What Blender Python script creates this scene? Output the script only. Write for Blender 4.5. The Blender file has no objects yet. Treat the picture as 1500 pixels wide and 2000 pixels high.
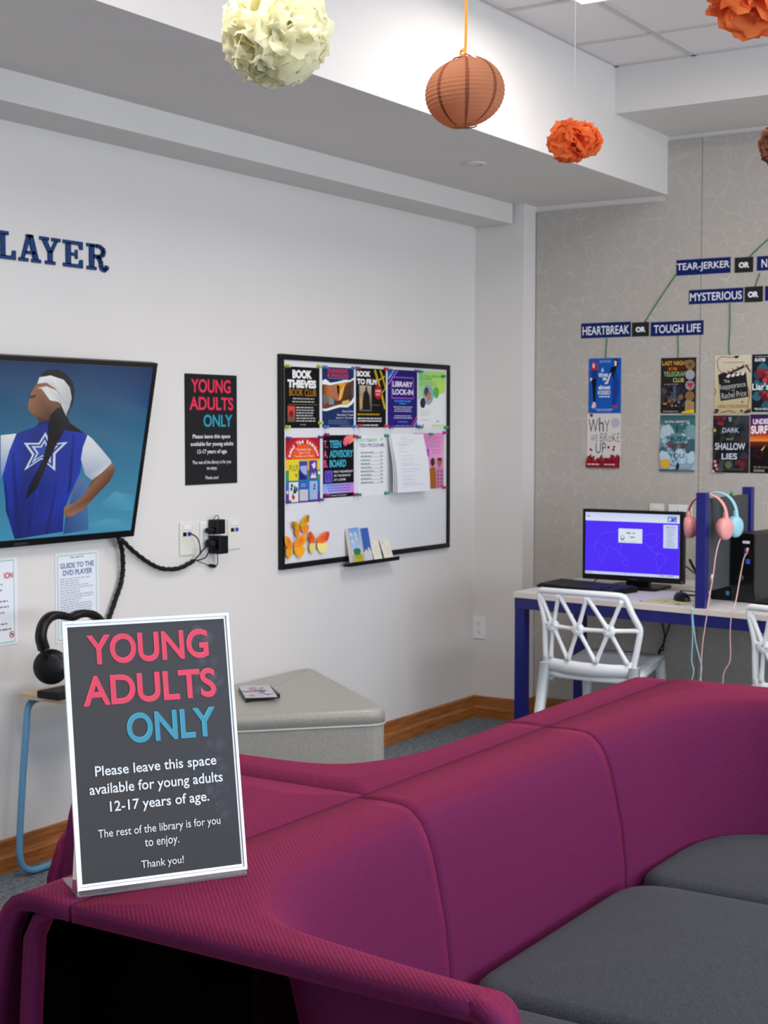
import bpy, bmesh, math, random
import numpy as np
from mathutils import Vector, Matrix
random.seed(7)
PI = math.pi
SC = bpy.context.scene
COL = SC.collection

# ------------------------------------------------------------------ camera
FPX, PITCH, YAW = 2897.0, math.radians(3.31), math.radians(32.93)
CAM = Vector((0, 0, 1.5))
cd = bpy.data.cameras.new('camera'); cam = bpy.data.objects.new('camera', cd); COL.objects.link(cam)
cd.sensor_fit = 'HORIZONTAL'; cd.sensor_width = 24.0; cd.lens = FPX / 1500 * 24.0
cd.clip_start = 0.05
cd.dof.use_dof = True; cd.dof.focus_distance = 2.35; cd.dof.aperture_fstop = 14.0
cam.location = CAM; cam.rotation_euler = (PI/2 - PITCH, 0, YAW)
SC.camera = cam
cy_, sy_, cp_, sp_ = math.cos(YAW), math.sin(YAW), math.cos(PITCH), math.sin(PITCH)
FW = Vector((-sy_*cp_, cy_*cp_, -sp_)); RT = Vector((cy_, sy_, 0)); UP = RT.cross(FW)
def P(x, y, ax, val):
    """measured photo point -> the point of the wall / table plane it lies on"""
    d = FW + RT*((x-750)/FPX) - UP*((y-1000)/FPX)
    return CAM + d*((val-CAM[ax])/d[ax])
def PP(x, y, o, n):
    d = FW + RT*((x-750)/FPX) - UP*((y-1000)/FPX)
    return CAM + d*((Vector(o)-CAM).dot(n)/d.dot(n))

# ------------------------------------------------------------------ world, exposure, lights
SC.view_settings.view_transform = 'Standard'
SC.view_settings.look = 'None'
SC.view_settings.gamma = 1.0
SC.view_settings.exposure = 0.22
SC.view_settings.use_curve_mapping = False
SC.cycles.use_denoising = True
SC.cycles.max_bounces = 8
w = bpy.data.worlds.new('world'); SC.world = w; w.use_nodes = True
w.node_tree.nodes['Background'].inputs[0].default_value = (0.78, 0.88, 1.0, 1)
w.node_tree.nodes['Background'].inputs[1].default_value = 0.6
def area(name, loc, rot, sx, sy, power, color):
    l = bpy.data.lights.new(name, 'AREA'); l.shape = 'RECTANGLE'; l.size = sx; l.size_y = sy
    l.energy = power; l.color = color
    o = bpy.data.objects.new(name, l); COL.objects.link(o); o.location = loc; o.rotation_euler = rot
    return o
# daylight through the long window of the right wall and of the rear wall
area('daylight_right', (3.15, 2.2, 1.85), (0, PI/2-0.60, 0), 1.9, 6.4, 150, (0.62, 0.80, 1.0))
area('daylight_rear', (0.2, -2.65, 1.85), (PI/2-0.45, 0, 0), 4.2, 1.9, 7, (0.62, 0.80, 1.0))
# added fill lamp at the right window, tilted up to brighten ceiling and fascia
area('ceiling_fill_right', (3.15, 2.2, 1.3), (0, PI/2+0.55, 0), 1.0, 6.4, 85, (1.0, 0.95, 0.93))
LUMINAIRES = [(-1.72, 4.67), (-1.72, 2.0), (0.9, 4.67), (0.9, 2.0), (-1.72, -0.6), (0.9, -0.6)]
LUM_POWER = 22.0

# ------------------------------------------------------------------ materials
def lin(c):
    def f(v):
        v /= 255.0
        return v/12.92 if v <= 0.04045 else ((v+0.055)/1.055)**2.4
    return tuple(f(v) for v in c)
def rgba(c): return (*lin(c), 1)
MATS = {}
def mat(name, color, rough=0.6, metal=0.0, spec=0.5, **kw):
    if name in MATS: return MATS[name]
    m = bpy.data.materials.new(name); m.use_nodes = True
    nt = m.node_tree; b = nt.nodes['Principled BSDF']
    b.inputs['Base Color'].default_value = rgba(color)
    b.inputs['Roughness'].default_value = rough
    b.inputs['Metallic'].default_value = metal
    b.inputs['Specular IOR Level'].default_value = spec
    for k, v in kw.items():
        k = k.replace('_', ' ')
        b.inputs[k].default_value = v
    MATS[name] = m
    return m
def nodes(m): return m.node_tree.nodes, m.node_tree.links, m.node_tree.nodes['Principled BSDF']
def noise_color(m, c1, c2, scale, detail=4, lo=0.35, hi=0.65, stretch=(1, 1, 1), bump=0.0, bdist=0.002):
    N, L, b = nodes(m)
    tc = N.new('ShaderNodeTexCoord'); mp = N.new('ShaderNodeMapping'); mp.inputs['Scale'].default_value = stretch
    L.new(tc.outputs['Object'], mp.inputs[0])
    n = N.new('ShaderNodeTexNoise'); n.inputs['Scale'].default_value = scale; n.inputs['Detail'].default_value = detail
    L.new(mp.outputs[0], n.inputs[0])
    r = N.new('ShaderNodeValToRGB'); r.color_ramp.elements[0].position = lo; r.color_ramp.elements[1].position = hi
    r.color_ramp.elements[0].color = rgba(c1); r.color_ramp.elements[1].color = rgba(c2)
    L.new(n.outputs[0], r.inputs[0]); L.new(r.outputs[0], b.inputs['Base Color'])
    if bump:
        bp = N.new('ShaderNodeBump'); bp.inputs['Strength'].default_value = bump; bp.inputs['Distance'].default_value = bdist
        L.new(n.outputs[0], bp.inputs['Height']); L.new(bp.outputs[0], b.inputs['Normal'])
    return m
M_wall = noise_color(mat('painted_wall', (220, 216, 212), 0.75), (219, 215, 211), (221, 217, 213), 3)
M_ceil = noise_color(mat('ceiling_tile_white', (238, 233, 232), 0.9), (232, 227, 226), (241, 236, 235), 260, bump=0.15)
M_tee = mat('ceiling_tee_grey', (204, 199, 198), 0.5)
M_carpet = noise_color(mat('carpet', (92, 100, 106), 0.95), (72, 80, 87), (128, 137, 143), 55, 8, 0.3, 0.7, bump=0.6, bdist=0.004)
M_oak = noise_color(mat('oak_trim', (158, 95, 42), 0.42), (128, 72, 27), (178, 112, 54), 9, 6, 0.3, 0.7, (14, 0.8, 14))
M_oakx = noise_color(mat('oak_trim_across', (158, 95, 42), 0.42), (128, 72, 27), (178, 112, 54), 9, 6, 0.3, 0.7, (0.8, 14, 14))
# wallcovering: warm grey with a web of fine pale strokes
M_panel = mat('wallcovering', (146, 142, 137), 0.8)
def _panel():
    N, L, b = nodes(M_panel)
    tc = N.new('ShaderNodeTexCoord'); mp = N.new('ShaderNodeMapping'); mp.inputs['Rotation'].default_value = (PI/2, 0, 0)
    L.new(tc.outputs['Object'], mp.inputs[0])
    nz = N.new('ShaderNodeTexNoise'); nz.inputs['Scale'].default_value = 9; L.new(mp.outputs[0], nz.inputs[0])
    mx = N.new('ShaderNodeMix'); mx.data_type = 'VECTOR'; mx.inputs[0].default_value = 0.10
    L.new(mp.outputs[0], mx.inputs[4]); L.new(nz.outputs[1], mx.inputs[5])
    prev = None
    for sc_, rnd in ((11, 1.0), (16, 0.9)):
        v = N.new('ShaderNodeTexVoronoi'); v.feature = 'DISTANCE_TO_EDGE'; v.voronoi_dimensions = '2D'
        v.inputs['Scale'].default_value = sc_; v.inputs['Randomness'].default_value = rnd
        L.new(mx.outputs[1], v.inputs[0])
        r = N.new('ShaderNodeMapRange'); r.inputs[1].default_value = 0.0; r.inputs[2].default_value = 0.035
        r.inputs[3].default_value = 1.0; r.inputs[4].default_value = 0.0
        L.new(v.outputs[0], r.inputs[0])
        if prev is None: prev = r.outputs[0]
        else:
            a = N.new('ShaderNodeMath'); a.operation = 'MAXIMUM'; L.new(prev, a.inputs[0]); L.new(r.outputs[0], a.inputs[1]); prev = a.outputs[0]
    n2 = N.new('ShaderNodeTexNoise'); n2.inputs['Scale'].default_value = 14; L.new(mp.outputs[0], n2.inputs[0])
    g = N.new('ShaderNodeMapRange'); g.inputs[1].default_value = 0.28; g.inputs[2].default_value = 0.62
    L.new(n2.outputs[0], g.inputs[0])
    mm = N.new('ShaderNodeMath'); mm.operation = 'MULTIPLY'; L.new(prev, mm.inputs[0]); L.new(g.outputs[0], mm.inputs[1])
    c = N.new('ShaderNodeMix'); c.data_type = 'RGBA'; c.inputs[6].default_value = rgba((178, 172, 164)); c.inputs[7].default_value = rgba((196, 191, 184))
    L.new(mm.outputs[0], c.inputs[0]); L.new(c.outputs[2], b.inputs['Base Color'])
_panel()
def fabric(name, c1, c2, rib=0.0, sheen=0.0, tint=(1, 1, 1), axis='X', scale=150, dist=0.8):
    m = mat(name, c1, 0.85, 0, 0.2)
    N, L, b = nodes(m)
    b.inputs['Sheen Weight'].default_value = sheen; b.inputs['Sheen Tint'].default_value = (*tint, 1); b.inputs['Sheen Roughness'].default_value = 0.4
    tc = N.new('ShaderNodeTexCoord')
    n = N.new('ShaderNodeTexNoise'); n.inputs['Scale'].default_value = 350; n.inputs['Detail'].default_value = 3; L.new(tc.outputs['Object'], n.inputs[0])
    r = N.new('ShaderNodeValToRGB'); r.color_ramp.elements[0].position = 0.35; r.color_ramp.elements[1].position = 0.65
    r.color_ramp.elements[0].color = rgba(c1); r.color_ramp.elements[1].color = rgba(c2)
    L.new(n.outputs[0], r.inputs[0])
    bp = N.new('ShaderNodeBump'); bp.inputs['Strength'].default_value = 0.5; bp.inputs['Distance'].default_value = 0.001
    if rib:
        wv = N.new('ShaderNodeTexWave'); wv.bands_direction = axis; wv.inputs['Scale'].default_value = scale/ (2*PI) * 1.0
        wv.inputs['Distortion'].default_value = dist; wv.inputs['Detail Scale'].default_value = 0.15; wv.inputs['Detail'].default_value = 1
        L.new(tc.outputs['Object'], wv.inputs[0])
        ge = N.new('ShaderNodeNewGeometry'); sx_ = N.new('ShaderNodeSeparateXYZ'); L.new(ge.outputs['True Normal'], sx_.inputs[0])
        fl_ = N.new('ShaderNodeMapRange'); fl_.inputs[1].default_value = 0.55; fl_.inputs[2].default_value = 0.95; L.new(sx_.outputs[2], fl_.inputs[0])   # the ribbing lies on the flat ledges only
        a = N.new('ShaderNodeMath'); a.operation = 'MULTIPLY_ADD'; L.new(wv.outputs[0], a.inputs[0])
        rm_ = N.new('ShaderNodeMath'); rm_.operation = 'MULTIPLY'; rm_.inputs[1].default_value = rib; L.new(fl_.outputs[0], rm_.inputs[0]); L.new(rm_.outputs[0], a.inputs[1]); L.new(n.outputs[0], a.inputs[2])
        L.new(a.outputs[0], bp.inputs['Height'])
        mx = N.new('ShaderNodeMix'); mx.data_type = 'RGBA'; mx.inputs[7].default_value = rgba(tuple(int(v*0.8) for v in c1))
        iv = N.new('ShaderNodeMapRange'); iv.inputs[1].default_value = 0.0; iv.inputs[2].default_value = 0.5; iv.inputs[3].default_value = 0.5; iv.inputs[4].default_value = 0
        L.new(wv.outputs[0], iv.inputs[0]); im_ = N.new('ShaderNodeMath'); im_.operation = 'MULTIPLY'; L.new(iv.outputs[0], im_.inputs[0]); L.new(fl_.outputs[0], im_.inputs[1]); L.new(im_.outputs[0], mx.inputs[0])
        hm = N.new('ShaderNodeMix'); hm.data_type = 'RGBA'; hm.blend_type = 'MULTIPLY'; hm.inputs[7].default_value = (1.45, 0.95, 0.86, 1)  # warm ceiling light painted in: upward ledges tinted redder and brighter than the faces
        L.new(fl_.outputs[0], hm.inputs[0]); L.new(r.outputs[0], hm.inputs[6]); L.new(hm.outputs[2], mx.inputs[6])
        L.new(mx.outputs[2], b.inputs['Base Color'])
    else:
        L.new(n.outputs[0], bp.inputs['Height']); L.new(r.outputs[0], b.inputs['Base Color'])
    L.new(bp.outputs[0], b.inputs['Normal'])
    return m
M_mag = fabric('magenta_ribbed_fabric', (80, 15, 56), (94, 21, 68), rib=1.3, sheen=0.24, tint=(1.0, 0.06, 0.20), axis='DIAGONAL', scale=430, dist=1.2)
M_seat = fabric('charcoal_wool', (40, 42, 48), (62, 64, 71), sheen=0.06)
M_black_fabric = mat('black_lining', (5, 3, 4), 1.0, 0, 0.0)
M_felt = fabric('grey_felt', (66, 68, 70), (84, 86, 88))
M_blue = mat('blue_enamel', (13, 20, 108), 0.35)
M_desk = noise_color(mat('white_laminate', (226, 223, 220), 0.4), (223, 220, 217), (229, 226, 223), 60)
M_edge = mat('cream_edge_band', (222, 213, 203), 0.5)
M_chair = mat('white_moulded_plastic', (240, 242, 244), 0.35)
M_black = mat('black_plastic', (9, 9, 10), 0.4, 0, 0.3)
M_blackm = mat('black_matt_plastic', (15, 15, 16), 0.65, 0, 0.3)
M_gloss = mat('gloss_black', (8, 8, 10), 0.15)
M_key = mat('dark_grey_keycap', (38, 40, 44), 0.5)
M_steel = mat('case_grey_black', (34, 34, 35), 0.45)
M_pink = mat('pink_plastic', (236, 158, 156), 0.35)
M_pink2 = mat('salmon_plastic', (226, 128, 112), 0.4)
M_aqua = mat('pale_blue_plastic', (150, 208, 226), 0.35)
M_pinkcord = mat('pink_cord', (233, 186, 184), 0.5)
M_aquacord = mat('pale_blue_cord', (160, 208, 222), 0.5)
M_ivory = mat('ivory_plate', (224, 221, 210), 0.45)
M_whitep = mat('white_plate', (232, 232, 232), 0.45)
M_vinyl = noise_color(mat('silver_grey_vinyl', (163, 160, 151), 0.34), (157, 154, 145), (171, 168, 159), 160, 2, bump=0.25)
M_bead = mat('pale_piping', (190, 196, 192), 0.4)
M_tube = mat('sky_blue_tube', (98, 152, 190), 0.35)
M_ply = noise_color(mat('birch_ply', (196, 176, 146), 0.5), (184, 163, 132), (204, 185, 156), 10, stretch=(1, 8, 8))
M_wb = mat('whiteboard_enamel', (226, 227, 229), 0.35)
M_green = mat('green_yarn', (34, 122, 76), 0.8)
M_acryl = mat('clear_acrylic', (240, 246, 248), 0.05, 0, 0.5, Transmission_Weight=0.92, IOR=1.2)
M_acrylrim = mat('frosted_acrylic_rim', (226, 229, 232), 0.2)
M_orange = mat('orange_tissue', (255, 146, 84), 0.8, 0, 0.1, Transmission_Weight=0.0)
M_cream = mat('cream_tissue', (255, 252, 222), 0.8, 0, 0.1)
M_brown = mat('brown_tissue', (176, 118, 94), 0.8, 0, 0.1)
M_lant = mat('brown_paper', (200, 142, 108), 0.75, 0, 0.15)
M_lantd = mat('dark_brown_paper', (120, 66, 44), 0.75, 0, 0.15)
M_ribbon = mat('orange_ribbon', (250, 140, 20), 0.5)
M_thread = mat('clear_thread', (225, 222, 222), 0.4)
M_letter = mat('navy_teal_letter', (14, 54, 108), 0.5, 0, 0.3)
def tissue(m):
    N, L, b = nodes(m)
    out = N['Material Output']; t = N.new('ShaderNodeBsdfTranslucent'); t.inputs[0].default_value = b.inputs['Base Color'].default_value
    x = N.new('ShaderNodeMixShader'); x.inputs[0].default_value = 0.58
    L.new(b.outputs[0], x.inputs[1]); L.new(t.outputs[0], x.inputs[2]); L.new(x.outputs[0], out.inputs[0])
for m in (M_orange, M_cream, M_brown, M_lant): tissue(m)
def attr_mat(name, rough, emit=0.0, spec=0.4):
    m = mat(name, (255, 255, 255), rough, 0, spec); N, L, b = nodes(m)
    a = N.new('ShaderNodeAttribute'); a.attribute_name = 'Col'
    if emit:
        b.inputs['Base Color'].default_value = (0.01, 0.01, 0.01, 1)
        L.new(a.outputs[0], b.inputs['Emission Color']); b.inputs['Emission Strength'].default_value = emit
    else: L.new(a.outputs[0], b.inputs['Base Color'])
    return m
M_print = attr_mat('printed_paper', 0.7, spec=0.12)
M_printgloss = attr_mat('printed_card_in_acrylic', 0.5, spec=0.3)
M_screen = attr_mat('lit_monitor_screen', 0.35, 0.80)
M_tvscreen = attr_mat('lit_television_screen', 0.12, 0.70)

# ------------------------------------------------------------------ mesh builder
class MB:
    def __init__(s): s.v = []; s.f = []; s.sm = []
    def add(s, vs, fs, smooth=False):
        k = len(s.v); s.v += [Vector(v) for v in vs]
        s.f += [tuple(i+k for i in f) for f in fs]; s.sm += [smooth]*len(fs); return s
    def box(s, a, b, M=None, bev=0.0):
        a, b = Vector(a), Vector(b)
        lo = Vector(map(min, a, b)); hi = Vector(map(max, a, b))
        bm = bmesh.new(); bmesh.ops.create_cube(bm, size=1)
        c = (lo+hi)/2; d = hi-lo
        for v in bm.verts: v.co = Vector((v.co.x*d.x, v.co.y*d.y, v.co.z*d.z)) + c
        if bev: bmesh.ops.bevel(bm, geom=bm.edges[:], offset=bev, segments=2, affect='EDGES', profile=0.5)
        s.from_bm(bm, M, smooth=False); return s
    def from_bm(s, bm, M=None, smooth=True):
        bm.verts.ensure_lookup_table()
        vs = [(M @ v.co if M else v.co.copy()) for v in bm.verts]; idx = {v: i for i, v in enumerate(bm.verts)}
        s.add(vs, [[idx[v] for v in f.verts] for f in bm.faces], smooth); bm.free(); return s
    def tube(s, pts, r, n=8, closed=False, cap=True, flat=1.0, up=None):
        pts = [Vector(p) for p in pts]; N = len(pts)
        rr = r if isinstance(r, (list, tuple)) else [r]*N
        rings = []; ref = None
        for i, p in enumerate(pts):
            a = pts[(i-1) % N] if (closed or i > 0) else p; b = pts[(i+1) % N] if (closed or i < N-1) else p
            t = (b-a).normalized()
            if up is not None: ref = Vector(up)
            elif ref is None: ref = Vector((0, 0, 1)) if abs(t.z) < 0.9 else Vector((1, 0, 0))
            u = ref - t*ref.dot(t)
            if u.length < 1e-6: u = t.orthogonal()
            u.normalize(); w_ = t.cross(u)
            if up is None: ref = u
            rings.append([p + (u*math.cos(2*PI*k/n)*flat + w_*math.sin(2*PI*k/n))*rr[i] for k in range(n)])
        vs = [v for R in rings for v in R]; fs = []
        for i in range(N if closed else N-1):
            j = (i+1) % N
            for k in range(n): fs.append((i*n+k, i*n+(k+1) % n, j*n+(k+1) % n, j*n+k))
        if cap and not closed: fs += [tuple(range(n))[::-1], tuple((N-1)*n+k for k in range(n))]
        return s.add(vs, fs, True)
    def lathe(s, prof, n=24, c=(0, 0, 0), M=None):
        vs = []; fs = []
        for (r, z) in prof:
            for k in range(n):
                v = Vector((r*math.cos(2*PI*k/n), r*math.sin(2*PI*k/n), z))
                vs.append((M @ v if M else v) + Vector(c))
        for i in range(len(prof)-1):
            for k in range(n): fs.append((i*n+k, i*n+(k+1) % n, (i+1)*n+(k+1) % n, (i+1)*n+k))
        fs += [tuple(range(n))[::-1], tuple((len(prof)-1)*n+k for k in range(n))]
        return s.add(vs, fs, True)
    def prism(s, poly, z0, z1, M=None):
        n = len(poly); vs = [Vector((x, y, z0)) for x, y in poly] + [Vector((x, y, z1)) for x, y in poly]
        if M: vs = [M @ v for v in vs]
        return s.add(vs, [tuple(range(n))[::-1], tuple(range(n, 2*n))] + [(i, (i+1) % n, n+(i+1) % n, n+i) for i in range(n)])
    def grid(s, rows, closed=False):
        n = len(rows[0]); vs = [v for r in rows for v in r]; fs = []
        for i in range(len(rows)-1):
            for k in range(n if closed else n-1):
                fs.append((i*n+k, i*n+(k+1) % n, (i+1)*n+(k+1) % n, (i+1)*n+k))
        return s.add(vs, fs, True)
    def build(s, name, m, root=None, local=False, solid=0.0, off=-1, auto=None):
        o0 = Vector((0, 0, 0)); r_ = root
        while r_ is not None and not local: o0 = o0 + r_.location; r_ = r_.parent
        me = bpy.data.meshes.new(name); me.from_pydata([v - o0 for v in s.v], [], s.f)
        me.polygons.foreach_set('use_smooth', s.sm)
        me.update()
        if isinstance(m, (list, tuple)):
            for q in m: me.materials.append(q)
        else: me.materials.append(m)
        if auto is not None and any(s.sm): me.set_sharp_from_angle(angle=math.radians(auto))
        o = bpy.data.objects.new(name, me); COL.objects.link(o)
        if root is not None: o.parent = root
        if solid:
            md = o.modifiers.new('thickness', 'SOLIDIFY'); md.thickness = solid; md.offset = off
        return o
def tag(o, label=None, cat=None, group=None, kind=None):
    if label: o['label'] = label
    if cat: o['category'] = cat
    if group: o['group'] = group
    if kind: o['kind'] = kind
    return o
def thing(name, label, cat, loc, rotz=0.0, group=None):
    o = bpy.data.objects.new(name, None); COL.objects.link(o); o.empty_display_size = 0.05
    o.location = loc; o.rotation_euler = (0, 0, rotz); return tag(o, label, cat, group)
def single(name, mb, m, label, cat, group=None, **kw):
    """a thing that is one mesh, its origin at its own foot"""
    lo = Vector((min(v.x for v in mb.v)+max(v.x for v in mb.v), min(v.y for v in mb.v)+max(v.y for v in mb.v), 2*min(v.z for v in mb.v)))/2
    for i, v in enumerate(mb.v): mb.v[i] = v - lo
    o = mb.build(name, m, **kw); o.location = lo
    return tag(o, label, cat, group)
def struct(name, mb, m, parent=None):
    o = mb.build(name, m, parent)
    if parent is None: tag(o, kind='structure')
    return o
def crom(pts, n=6):
    pts = [Vector(p) for p in pts]; out = []
    for i in range(len(pts)-1):
        p0 = pts[max(i-1, 0)]; p1 = pts[i]; p2 = pts[i+1]; p3 = pts[min(i+2, len(pts)-1)]
        for k in range(n):
            t = k/n
            out.append(0.5*((2*p1) + (p2-p0)*t + (2*p0-5*p1+4*p2-p3)*t*t + (3*p1-p0-3*p2+p3)*t**3))
    out.append(pts[-1]); return out
def round_poly(poly, r, n=6):
    """plan outline with rounded corners; r a number or one per corner"""
    out = []; N = len(poly); rs = r if isinstance(r, (list, tuple)) else [r]*N
    for i in range(N):
        a, b, c = Vector(poly[i-1]), Vector(poly[i]), Vector(poly[(i+1) % N])
        if rs[i] <= 0: out.append(tuple(b)); continue
        d1 = (a-b).normalized(); d2 = (c-b).normalized()
        q = min(rs[i], (a-b).length*0.49, (c-b).length*0.49)
        p1 = b+d1*q; p2 = b+d2*q
        for k in range(n+1):
            t = k/n; out.append(tuple((1-t)**2*p1 + 2*t*(1-t)*b + t*t*p2))
    return out
def cushion(poly, r, z0, z1, bev=0.03, dome=0.01, rows=8):
    pts = round_poly(poly, r); N = len(pts)
    ar = sum(pts[i][0]*pts[(i+1) % N][1]-pts[(i+1) % N][0]*pts[i][1] for i in range(N))
    if ar < 0: pts = pts[::-1]
    nor = []
    for i in range(N):
        t = (Vector(pts[(i+1) % N])-Vector(pts[i-1])).normalized(); nor.append(Vector((-t.y, t.x)))
    cx = sum(p[0] for p in pts)/N; cy = sum(p[1] for p in pts)/N
    R = []
    def ring(inset, z): R.append([Vector((pts[i][0]+nor[i].x*inset, pts[i][1]+nor[i].y*inset, z)) for i in range(N)])
    ring(0, z0); ring(0, z1-bev)
    for k in range(1, 6):
        a = k/5*PI/2; ring(bev*(1-math.cos(a)), z1-bev+bev*math.sin(a))
    base = R[-1]
    for k in range(1, rows):
        t = k/rows
        R.append([Vector((v.x*(1-t)+cx*t, v.y*(1-t)+cy*t, z1+dome*(1-(1-t)**2))) for v in base])
    mb = MB(); mb.grid(R, closed=True)
    mb.v.append(Vector((cx, cy, z1+dome))); c = len(mb.v)-1; k = (len(R)-1)*N
    for i in range(N): mb.f.append((k+i, k+(i+1) % N, c)); mb.sm.append(True)
    mb.f.append(tuple(range(N))[::-1]); mb.sm.append(False)
    return mb

# ------------------------------------------------------------------ text and flat print
_TX = {}
def text_geo(s, bold):
    key = (s, bold)
    if key in _TX: return _TX[key]
    cu = bpy.data.curves.new('t', 'FONT'); cu.body = s; cu.size = 1; cu.resolution_u = 6 if len(s) < 8 else 3; cu.offset = bold; cu.fill_mode = 'FRONT'
    o = bpy.data.objects.new('t', cu); COL.objects.link(o)
    me = bpy.data.meshes.new_from_object(o)
    vs = [(v.co.x, v.co.y) for v in me.vertices]; fs = [tuple(p.vertices) for p in me.polygons]
    bpy.data.objects.remove(o); bpy.data.curves.remove(cu); bpy.data.meshes.remove(me)
    if not vs: vs = [(0, 0)]
    x0 = min(v[0] for v in vs); x1 = max(v[0] for v in vs); y0 = min(v[1] for v in vs); y1 = max(v[1] for v in vs)
    _TX[key] = (vs, fs, x0, x1, y0, y1); return _TX[key]
def shade(c, k): return tuple(max(0, min(255, v*k)) for v in c)
class Art:
    """flat print: coloured shapes laid on a thin sheet. Coordinates 0..1 across, 0..1 DOWN the sheet (W x H metres)"""
    def __init__(s, O, U, V, W, H, bg=(255, 255, 255), thick=0.0015, step=0.00012, curl=None):
        s.O, s.U, s.V = Vector(O), Vector(U).normalized(), Vector(V).normalized(); s.N = s.U.cross(s.V)
        s.W, s.H, s.th, s.step = W, H, thick, step; s.v = []; s.f = []; s.c = []; s.k = 0
        for (z, fl) in ((0, True), (thick, False)):
            b = len(s.v); s.v += [(0, 0, z), (1, 0, z), (1, 1, z), (0, 1, z)]
            s.f.append((b, b+1, b+2, b+3)); s.c.append([bg]*4)
        e = (235, 235, 232) if sum(bg) > 300 else bg
        for i in range(4): s.f.append((i, (i+1) % 4, 4+(i+1) % 4, 4+i)); s.c.append([e]*4)
    def q(s, pts):
        """photo points lying on this sheet -> sheet coordinates"""
        out = []
        for x, y in pts:
            p = PP(x, y, s.O, s.N) - s.O; out.append((p.dot(s.U)/s.W, -p.dot(s.V)/s.H))
        return out
    def poly(s, pts, col, cols=None, clip=True):
        s.k += 1; z = s.th + s.k*s.step; b = len(s.v)
        if clip: pts = [(min(max(x, 0), 1), min(max(y, 0), 1)) for x, y in pts]
        s.v += [(x, y, z) for x, y in pts]; s.f.append(tuple(range(b, b+len(pts)))); s.c.append(cols or [col]*len(pts)); return s
    def rect(s, x0, y0, x1, y1, col, cols=None): return s.poly([(x0, y0), (x1, y0), (x1, y1), (x0, y1)], col, cols)
    def grad(s, x0, y0, x1, y1, top, bot): return s.rect(x0, y0, x1, y1, None, [top, top, bot, bot])
    def disc(s, x, y, r, col, n=18, ry=None):
        ry = ry or r*s.W/s.H
        return s.poly([(x+r*math.cos(2*PI*k/n), y+ry*math.sin(2*PI*k/n)) for k in range(n)], col)
    def line(s, pts, wd, col):
        for a, b in zip(pts[:-1], pts[1:]):
            A = Vector((a[0]*s.W, a[1]*s.H)); B = Vector((b[0]*s.W, b[1]*s.H)); t = B-A
            if t.length < 1e-9: continue
            n = Vector((-t.y, t.x)).normalized()*wd*s.W/2
            s.poly([((p.x)/s.W, (p.y)/s.H) for p in (A-n, B-n, B+n, A+n)], col)
        return s
    def text(s, t, x0, y0, x1, y1, col, bold=0.0, rot=0.0):
        vs, fs, a, b, c, d = text_geo(t, bold); s.k += 1; z = s.th + s.k*s.step; k = len(s.v)
        cx, cy = (x0+x1)/2*s.W, (y0+y1)/2*s.H
        for (x, y) in vs:
            X = ((x-a)/(b-a)-0.5)*(x1-x0)*s.W; Y = (0.5-(y-c)/(d-c))*(y1-y0)*s.H
            s.v.append(((cx+X*math.cos(rot)-Y*math.sin(rot))/s.W, (cy+X*math.sin(rot)+Y*math.cos(rot))/s.H, z))
        for f in fs: s.f.append(tuple(k+i for i in f)); s.c.append([col]*len(f))
        return s
    def words(s, x0, y, x1, h, col, center=False, fill=0.9):
        """illegible small print: a row of short strokes"""
        L = (x1-x0)*fill*random.uniform(0.8, 1.0); x = x0 + ((x1-x0-L)/2 if center else 0); e = x+L; s.k += 1
        while x < e:
            w_ = min(random.uniform(0.04, 0.11), e-x); s.k -= 1; s.rect(x, y, x+w_, y+h, col); x += w_+0.02
        return s
    def blobs(s, x0, y0, x1, y1, cols, n, r0, r1):
        for i in range(n):
            x = random.uniform(x0, x1); y = random.uniform(y0, y1); r = random.uniform(r0, r1); m = 9
            a0 = random.random()*6
            s.poly([(x+r*random.uniform(.7, 1.1)*math.cos(a0+2*PI*k/m), y+r*s.W/s.H*random.uniform(.7, 1.1)*math.sin(a0+2*PI*k/m)) for k in range(m)], random.choice(cols))
        return s
    def build(s, name, m, root=None, bend=None):
        o0 = Vector((0, 0, 0)); r_ = root
        while r_ is not None: o0 = o0 + r_.location; r_ = r_.parent
        vs = []
        for (u, v, z) in s.v:
            z2 = z + (bend(u, v) if bend else 0)
            vs.append(s.O + s.U*(u*s.W) - s.V*(v*s.H) + s.N*z2)
        loc = Vector((0, 0, 0))
        if root is None:
            loc = s.O + s.U*(s.W/2) - s.V*s.H
            o0 = loc
        me = bpy.data.meshes.new(name); me.from_pydata([v-o0 for v in vs], [], s.f); me.update()
        ca = me.color_attributes.new('Col', 'FLOAT_COLOR', 'CORNER')
        buf = []
        for cs in s.c:
            for c in cs: buf += [*lin(c), 1.0]
        ca.data.foreach_set('color', buf)
        me.materials.append(m); o = bpy.data.objects.new(name, me); COL.objects.link(o)
        o.location = loc
        if root is not None: o.parent = root
        return o
XW = -3.754; YC = 6.651; YB = 6.786; XC = -3.475; XB = -3.53; XF = -2.769
Z1, Z2, Z3, Z4 = 2.51, 2.608, 2.885, 3.092
XR, YR = 3.0, -2.5
YP = YB - 0.010           # face of the wallcovering panels
# art placed from two opposite measured corners
def art_left(x0, y0, x1, y1, bg=(255, 255, 255), off=0.001, **kw):
    X = XW + off; a = P(x0, y0, 0, X); b = P(x1, y1, 0, X)
    return Art((X, a.y, a.z), (0, 1, 0), (0, 0, 1), b.y-a.y, a.z-b.z, bg, **kw)
def art_back(x0, y0, x1, y1, bg=(255, 255, 255), off=0.001, **kw):
    Y = YP - off; a = P(x0, y0, 1, Y); b = P(x1, y1, 1, Y)
    return Art((a.x, Y, a.z), (1, 0, 0), (0, 0, 1), b.x-a.x, a.z-b.z, bg, **kw)

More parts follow.
